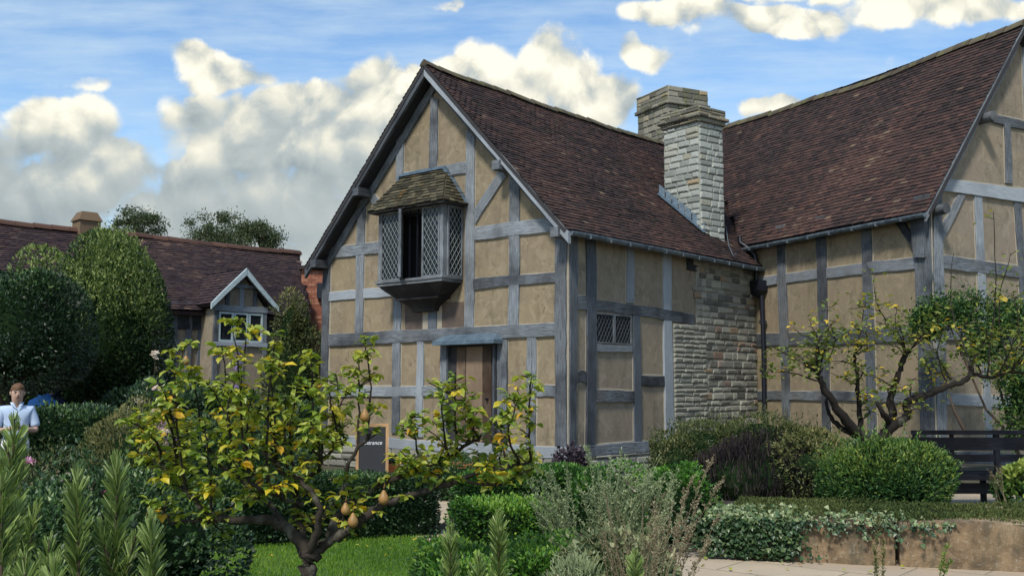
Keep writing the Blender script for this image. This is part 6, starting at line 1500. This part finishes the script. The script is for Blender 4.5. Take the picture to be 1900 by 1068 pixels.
def make_man(q, face=0.):
    t = thing('person', 'man in a light blue polo shirt looking down at the phone in his hands', 'person', q)
    W = lambda x, y, z: q + V(x, y, z)
    body = {}; vs_, es, rd = [], [], []
    def add(k, p, r, parent=None): body[k] = len(vs_); vs_.append(W(*p)); rd.append(r); (es.append((body[parent], body[k])) if parent else None)
    add('pelvis', (0, 0, .95), (.15, .11)); add('waist', (0, 0, 1.1), (.135, .10), 'pelvis'); add('chest', (0, .01, 1.30), (.16, .11), 'waist'); add('upper', (0, .01, 1.40), (.12, .075), 'chest'); add('neck', (0, -.005, 1.50), (.052, .058), 'upper'); add('jaw', (.0, -.06, 1.585), (.074, .085), 'neck'); add('cranium', (0, -.045, 1.68), (.090, .108), 'jaw'); add('crown', (0, -.03, 1.745), (.06, .07), 'cranium')
    for s, n_ in ((1, 'r'), (-1, 'l')):
        add('sh' + n_, (.165 * s, .01, 1.40), .052, 'upper'); add('el' + n_, (.245 * s, -.02, 1.15), .044, 'sh' + n_); add('wr' + n_, (.075 * s, -.27, 1.19), .028, 'el' + n_); add('pa' + n_, (.035 * s, -.33, 1.205), (.034, .018), 'wr' + n_)
        add('hip' + n_, (.095 * s, 0, .88), .085, 'pelvis'); add('kn' + n_, (.105 * s, -.02, .50), .058, 'hip' + n_); add('an' + n_, (.11 * s, .02, .09), .038, 'kn' + n_); add('toe' + n_, (.13 * s, -.14, .035), (.04, .03), 'an' + n_)
        for j in range(4):   # fingers curled round the phone
            b = V(.020 * s, -.345 + .006 * j, 1.222 - .016 * j); k1 = V(-.006 * s, -.375 + .003 * j, 1.226 - .017 * j); k2 = V(-.022 * s, -.366, 1.224 - .017 * j)
            add(f'f{n_}{j}a', tuple(b), .0085, 'pa' + n_); add(f'f{n_}{j}b', tuple(k1), .008, f'f{n_}{j}a'); add(f'f{n_}{j}c', tuple(k2 + V(0, 0, .002 * j)), .007, f'f{n_}{j}b')
        add('th' + n_, (.028 * s, -.30, 1.232), .011, 'pa' + n_); add('ti' + n_, (.012 * s, -.325, 1.252), .009, 'th' + n_)
    bo_ = skinned('body', vs_, es, rd, M['skin'], t)
    # face details
    mb = MB(); ellip(mb, W(0, -.150, 1.63), (.013, .022, .024)); mb.build('nose', M['skin'], bo_)
    for s in (1, -1):
        mb = MB(); ellip(mb, W(.031 * s, -.134, 1.66), (.011, .006, .004)); mb.build('eye', M['phone'], bo_)
        mb = MB(); ellip(mb, W(.084 * s, -.03, 1.655), (.012, .022, .033)); mb.build('ear', M['skin'], bo_)
    for s in (1, -1): mb = MB(); ellip(mb, W(.032 * s, -.138, 1.680), (.018, .008, .0045)); mb.build('eyebrow', M['hair'], bo_)
    mb = MB(); ellip(mb, W(0, -.134, 1.597), (.024, .010, .006)); mb.build('mouth', m_plain('lips', (.32, .12, .10), .6), bo_)
    mb = MB(); rs = np.random.RandomState(4); df = lambda p_, n_: p_ + V(0, .0, -.075 * max(0, n_[1] + .25) * (n_[2] < .35) + .012 * (n_[1] < -.4) * (n_[2] < .35)) + V(*rs.normal(0, .0035, 3)); ellip(mb, W(0, -.034, 1.705), (.086, .110, .084), 20, 12, 0, pi * .56, df); mb.build('hair', M['hair'], t)
    # clothes
    sv = [W(0, 0, .90), W(0, 0, 1.1), W(0, .01, 1.30), W(0, .01, 1.41), W(0, .0, 1.485)]; sr = [(.17, .135), (.16, .13), (.18, .135), (.17, .13), (.075, .08)]; se = [(0, 1), (1, 2), (2, 3), (3, 4)]
    for s in (1, -1): b = len(sv); sv += [W(.165 * s, .005, 1.42), W(.225 * s, -.0, 1.26), W(.24 * s, -.015, 1.19)]; sr += [.082, .068, .068]; se += [(3, b), (b, b + 1), (b + 1, b + 2)]
    sh_ = skinned('polo_shirt', sv, se, sr, M['shirt'], t)
    mb = MB()
    for s in (1, -1): mb.face([W(0, -.115, 1.44), W(.07 * s, -.10, 1.50), W(.085 * s, -.02, 1.535), W(.04 * s, -.09, 1.53)])
    mb.build('collar', M['shirt'], sh_)
    hv = [W(0, 0, .84), W(0, 0, .98), W(0, 0, 1.1)]; skinned('lit_shirt_hem', hv, [(0, 1), (1, 2)], [(.192, .15), (.19, .148), (.177, .142)], M['shirt_lit'], t)
    tv = [W(0, 0, .93)]; tr_ = [(.165, .125)]; te = []
    for s in (1, -1): b = len(tv); tv += [W(.095 * s, 0, .84), W(.108 * s, -.02, .50), W(.112 * s, .01, .12)]; tr_ += [.105, .082, .078]; te += [(0, b), (b, b + 1), (b + 1, b + 2)]
    skinned('trousers', tv, te, tr_, M['trouser'], t)
    for s in (1, -1): mb = MB(); ellip(mb, W(.125 * s, -.06, .045), (.055, .15, .05), deform=lambda p_, n_: V(p_[0], p_[1], max(p_[2], q[2]))); mb.build('shoe', M['shoe'], t)
    return t
qm = V(X(33, 13.3), 13.3, 0); man = make_man(qm)
RZ = radians(26); man.rotation_euler = (0, 0, RZ); man.scale = (.96,) * 3; rv = lambda a: V(a[0] * cos(RZ) - a[1] * sin(RZ), a[0] * sin(RZ) + a[1] * cos(RZ), a[2]) * .96
mb = MB(); pz = qm + rv((-.035, -.385, 1.205)); mb.box(pz, rv((.075, 0, 0)), rv((0, .035, .068)), rv((0, -.004, .008))); mb.v = [tuple(p) for p in mb.v]; tag(mb.build('mobile_phone', M['phone']), 'small black phone held by the man in the blue polo', 'phone')
def far_person(px_, Y_, label, jm, seed):
    q = V(X(px_, Y_), Y_, 0); t = thing('person', label, 'person', q, None); W = lambda x, y, z: q + V(x, y, z)
    vs_ = [W(0, 0, .92), W(0, 0, 1.15), W(0, 0, 1.38), W(0, 0, 1.5), W(0, -.03, 1.58), W(0, -.02, 1.68)]; rd = [(.14, .1), (.13, .1), (.15, .1), .055, (.065, .08), (.07, .085)]; es = [(i, i + 1) for i in range(5)]
    for s in (1, -1): b = len(vs_); vs_ += [W(.18 * s, 0, 1.38), W(.24 * s, 0, 1.12), W(.22 * s, -.08, .88), W(.09 * s, 0, .85), W(.1 * s, -.02, .48), W(.1 * s, .02, .08)]; rd += [.055, .042, .03, .08, .055, .038]; es += [(2, b), (b, b + 1), (b + 1, b + 2), (0, b + 3), (b + 3, b + 4), (b + 4, b + 5)]
    skinned('body', vs_, es, rd, M['skin'], t, 1)
    sv = [W(0, 0, .85), W(0, 0, 1.15), W(0, 0, 1.38), W(0, .02, 1.50), W(0, .03, 1.60), W(0, .02, 1.70)]; sr = [(.19, .15), (.18, .145), (.19, .15), (.11, .11), (.10, .12), (.10, .12)]; se = [(0, 1), (1, 2), (2, 3), (3, 4), (4, 5)]
    for s in (1, -1): b = len(sv); sv += [W(.19 * s, 0, 1.385), W(.25 * s, 0, 1.12), W(.23 * s, -.07, .93)]; sr += [.08, .065, .055]; se += [(2, b), (b, b + 1), (b + 1, b + 2)]
    skinned('jacket', sv, se, sr, M[jm], t, 1); 
    tv = [W(0, 0, .9)]; tr_ = [.15]; te = []
    for s in (1, -1): b = len(tv); tv += [W(.095 * s, 0, .8), W(.1 * s, -.02, .48), W(.1 * s, .01, .1)]; tr_ += [.1, .08, .07]; te += [(0, b), (b, b + 1), (b + 1, b + 2)]
    skinned('trousers', tv, te, tr_, M['trouser'], t, 1)
    mb = MB(); ellip(mb, W(0, -.10, 1.64), (.05, .045, .07)); mb.build('face', M['skin'], t)

far_person(80, 18.4, 'person in a bright blue jacket seen beyond the hedge, nearer the man', 'blue_jacket', 1)
far_person(100, 18.9, 'person in a navy jacket seen beyond the hedge, close to the shaggy tree', 'navy', 2)

# fallen leaves
rs = np.random.RandomState(200); n = 420; x = rs.uniform(-3.8, 5.5, n); y = rs.uniform(5, 12.5, n); 
v, f, t_ = leafset(np.stack([x, y, np.full(n, .03)], 1), np.stack([rs.normal(0, 1, n), rs.normal(0, 1, n), rs.normal(0, .15, n)], 1), rs.uniform(.035, .07, n), 'leaf', .6, rs.uniform(.6, 1, n), up=V(0, 0, 1), rs=rs)
tag(raw_mesh('fallen_leaves', v, f, 3, t_, M['leaf_pear']), 'scattered yellow fallen leaves on lawn and path', 'leaves', kind='stuff')
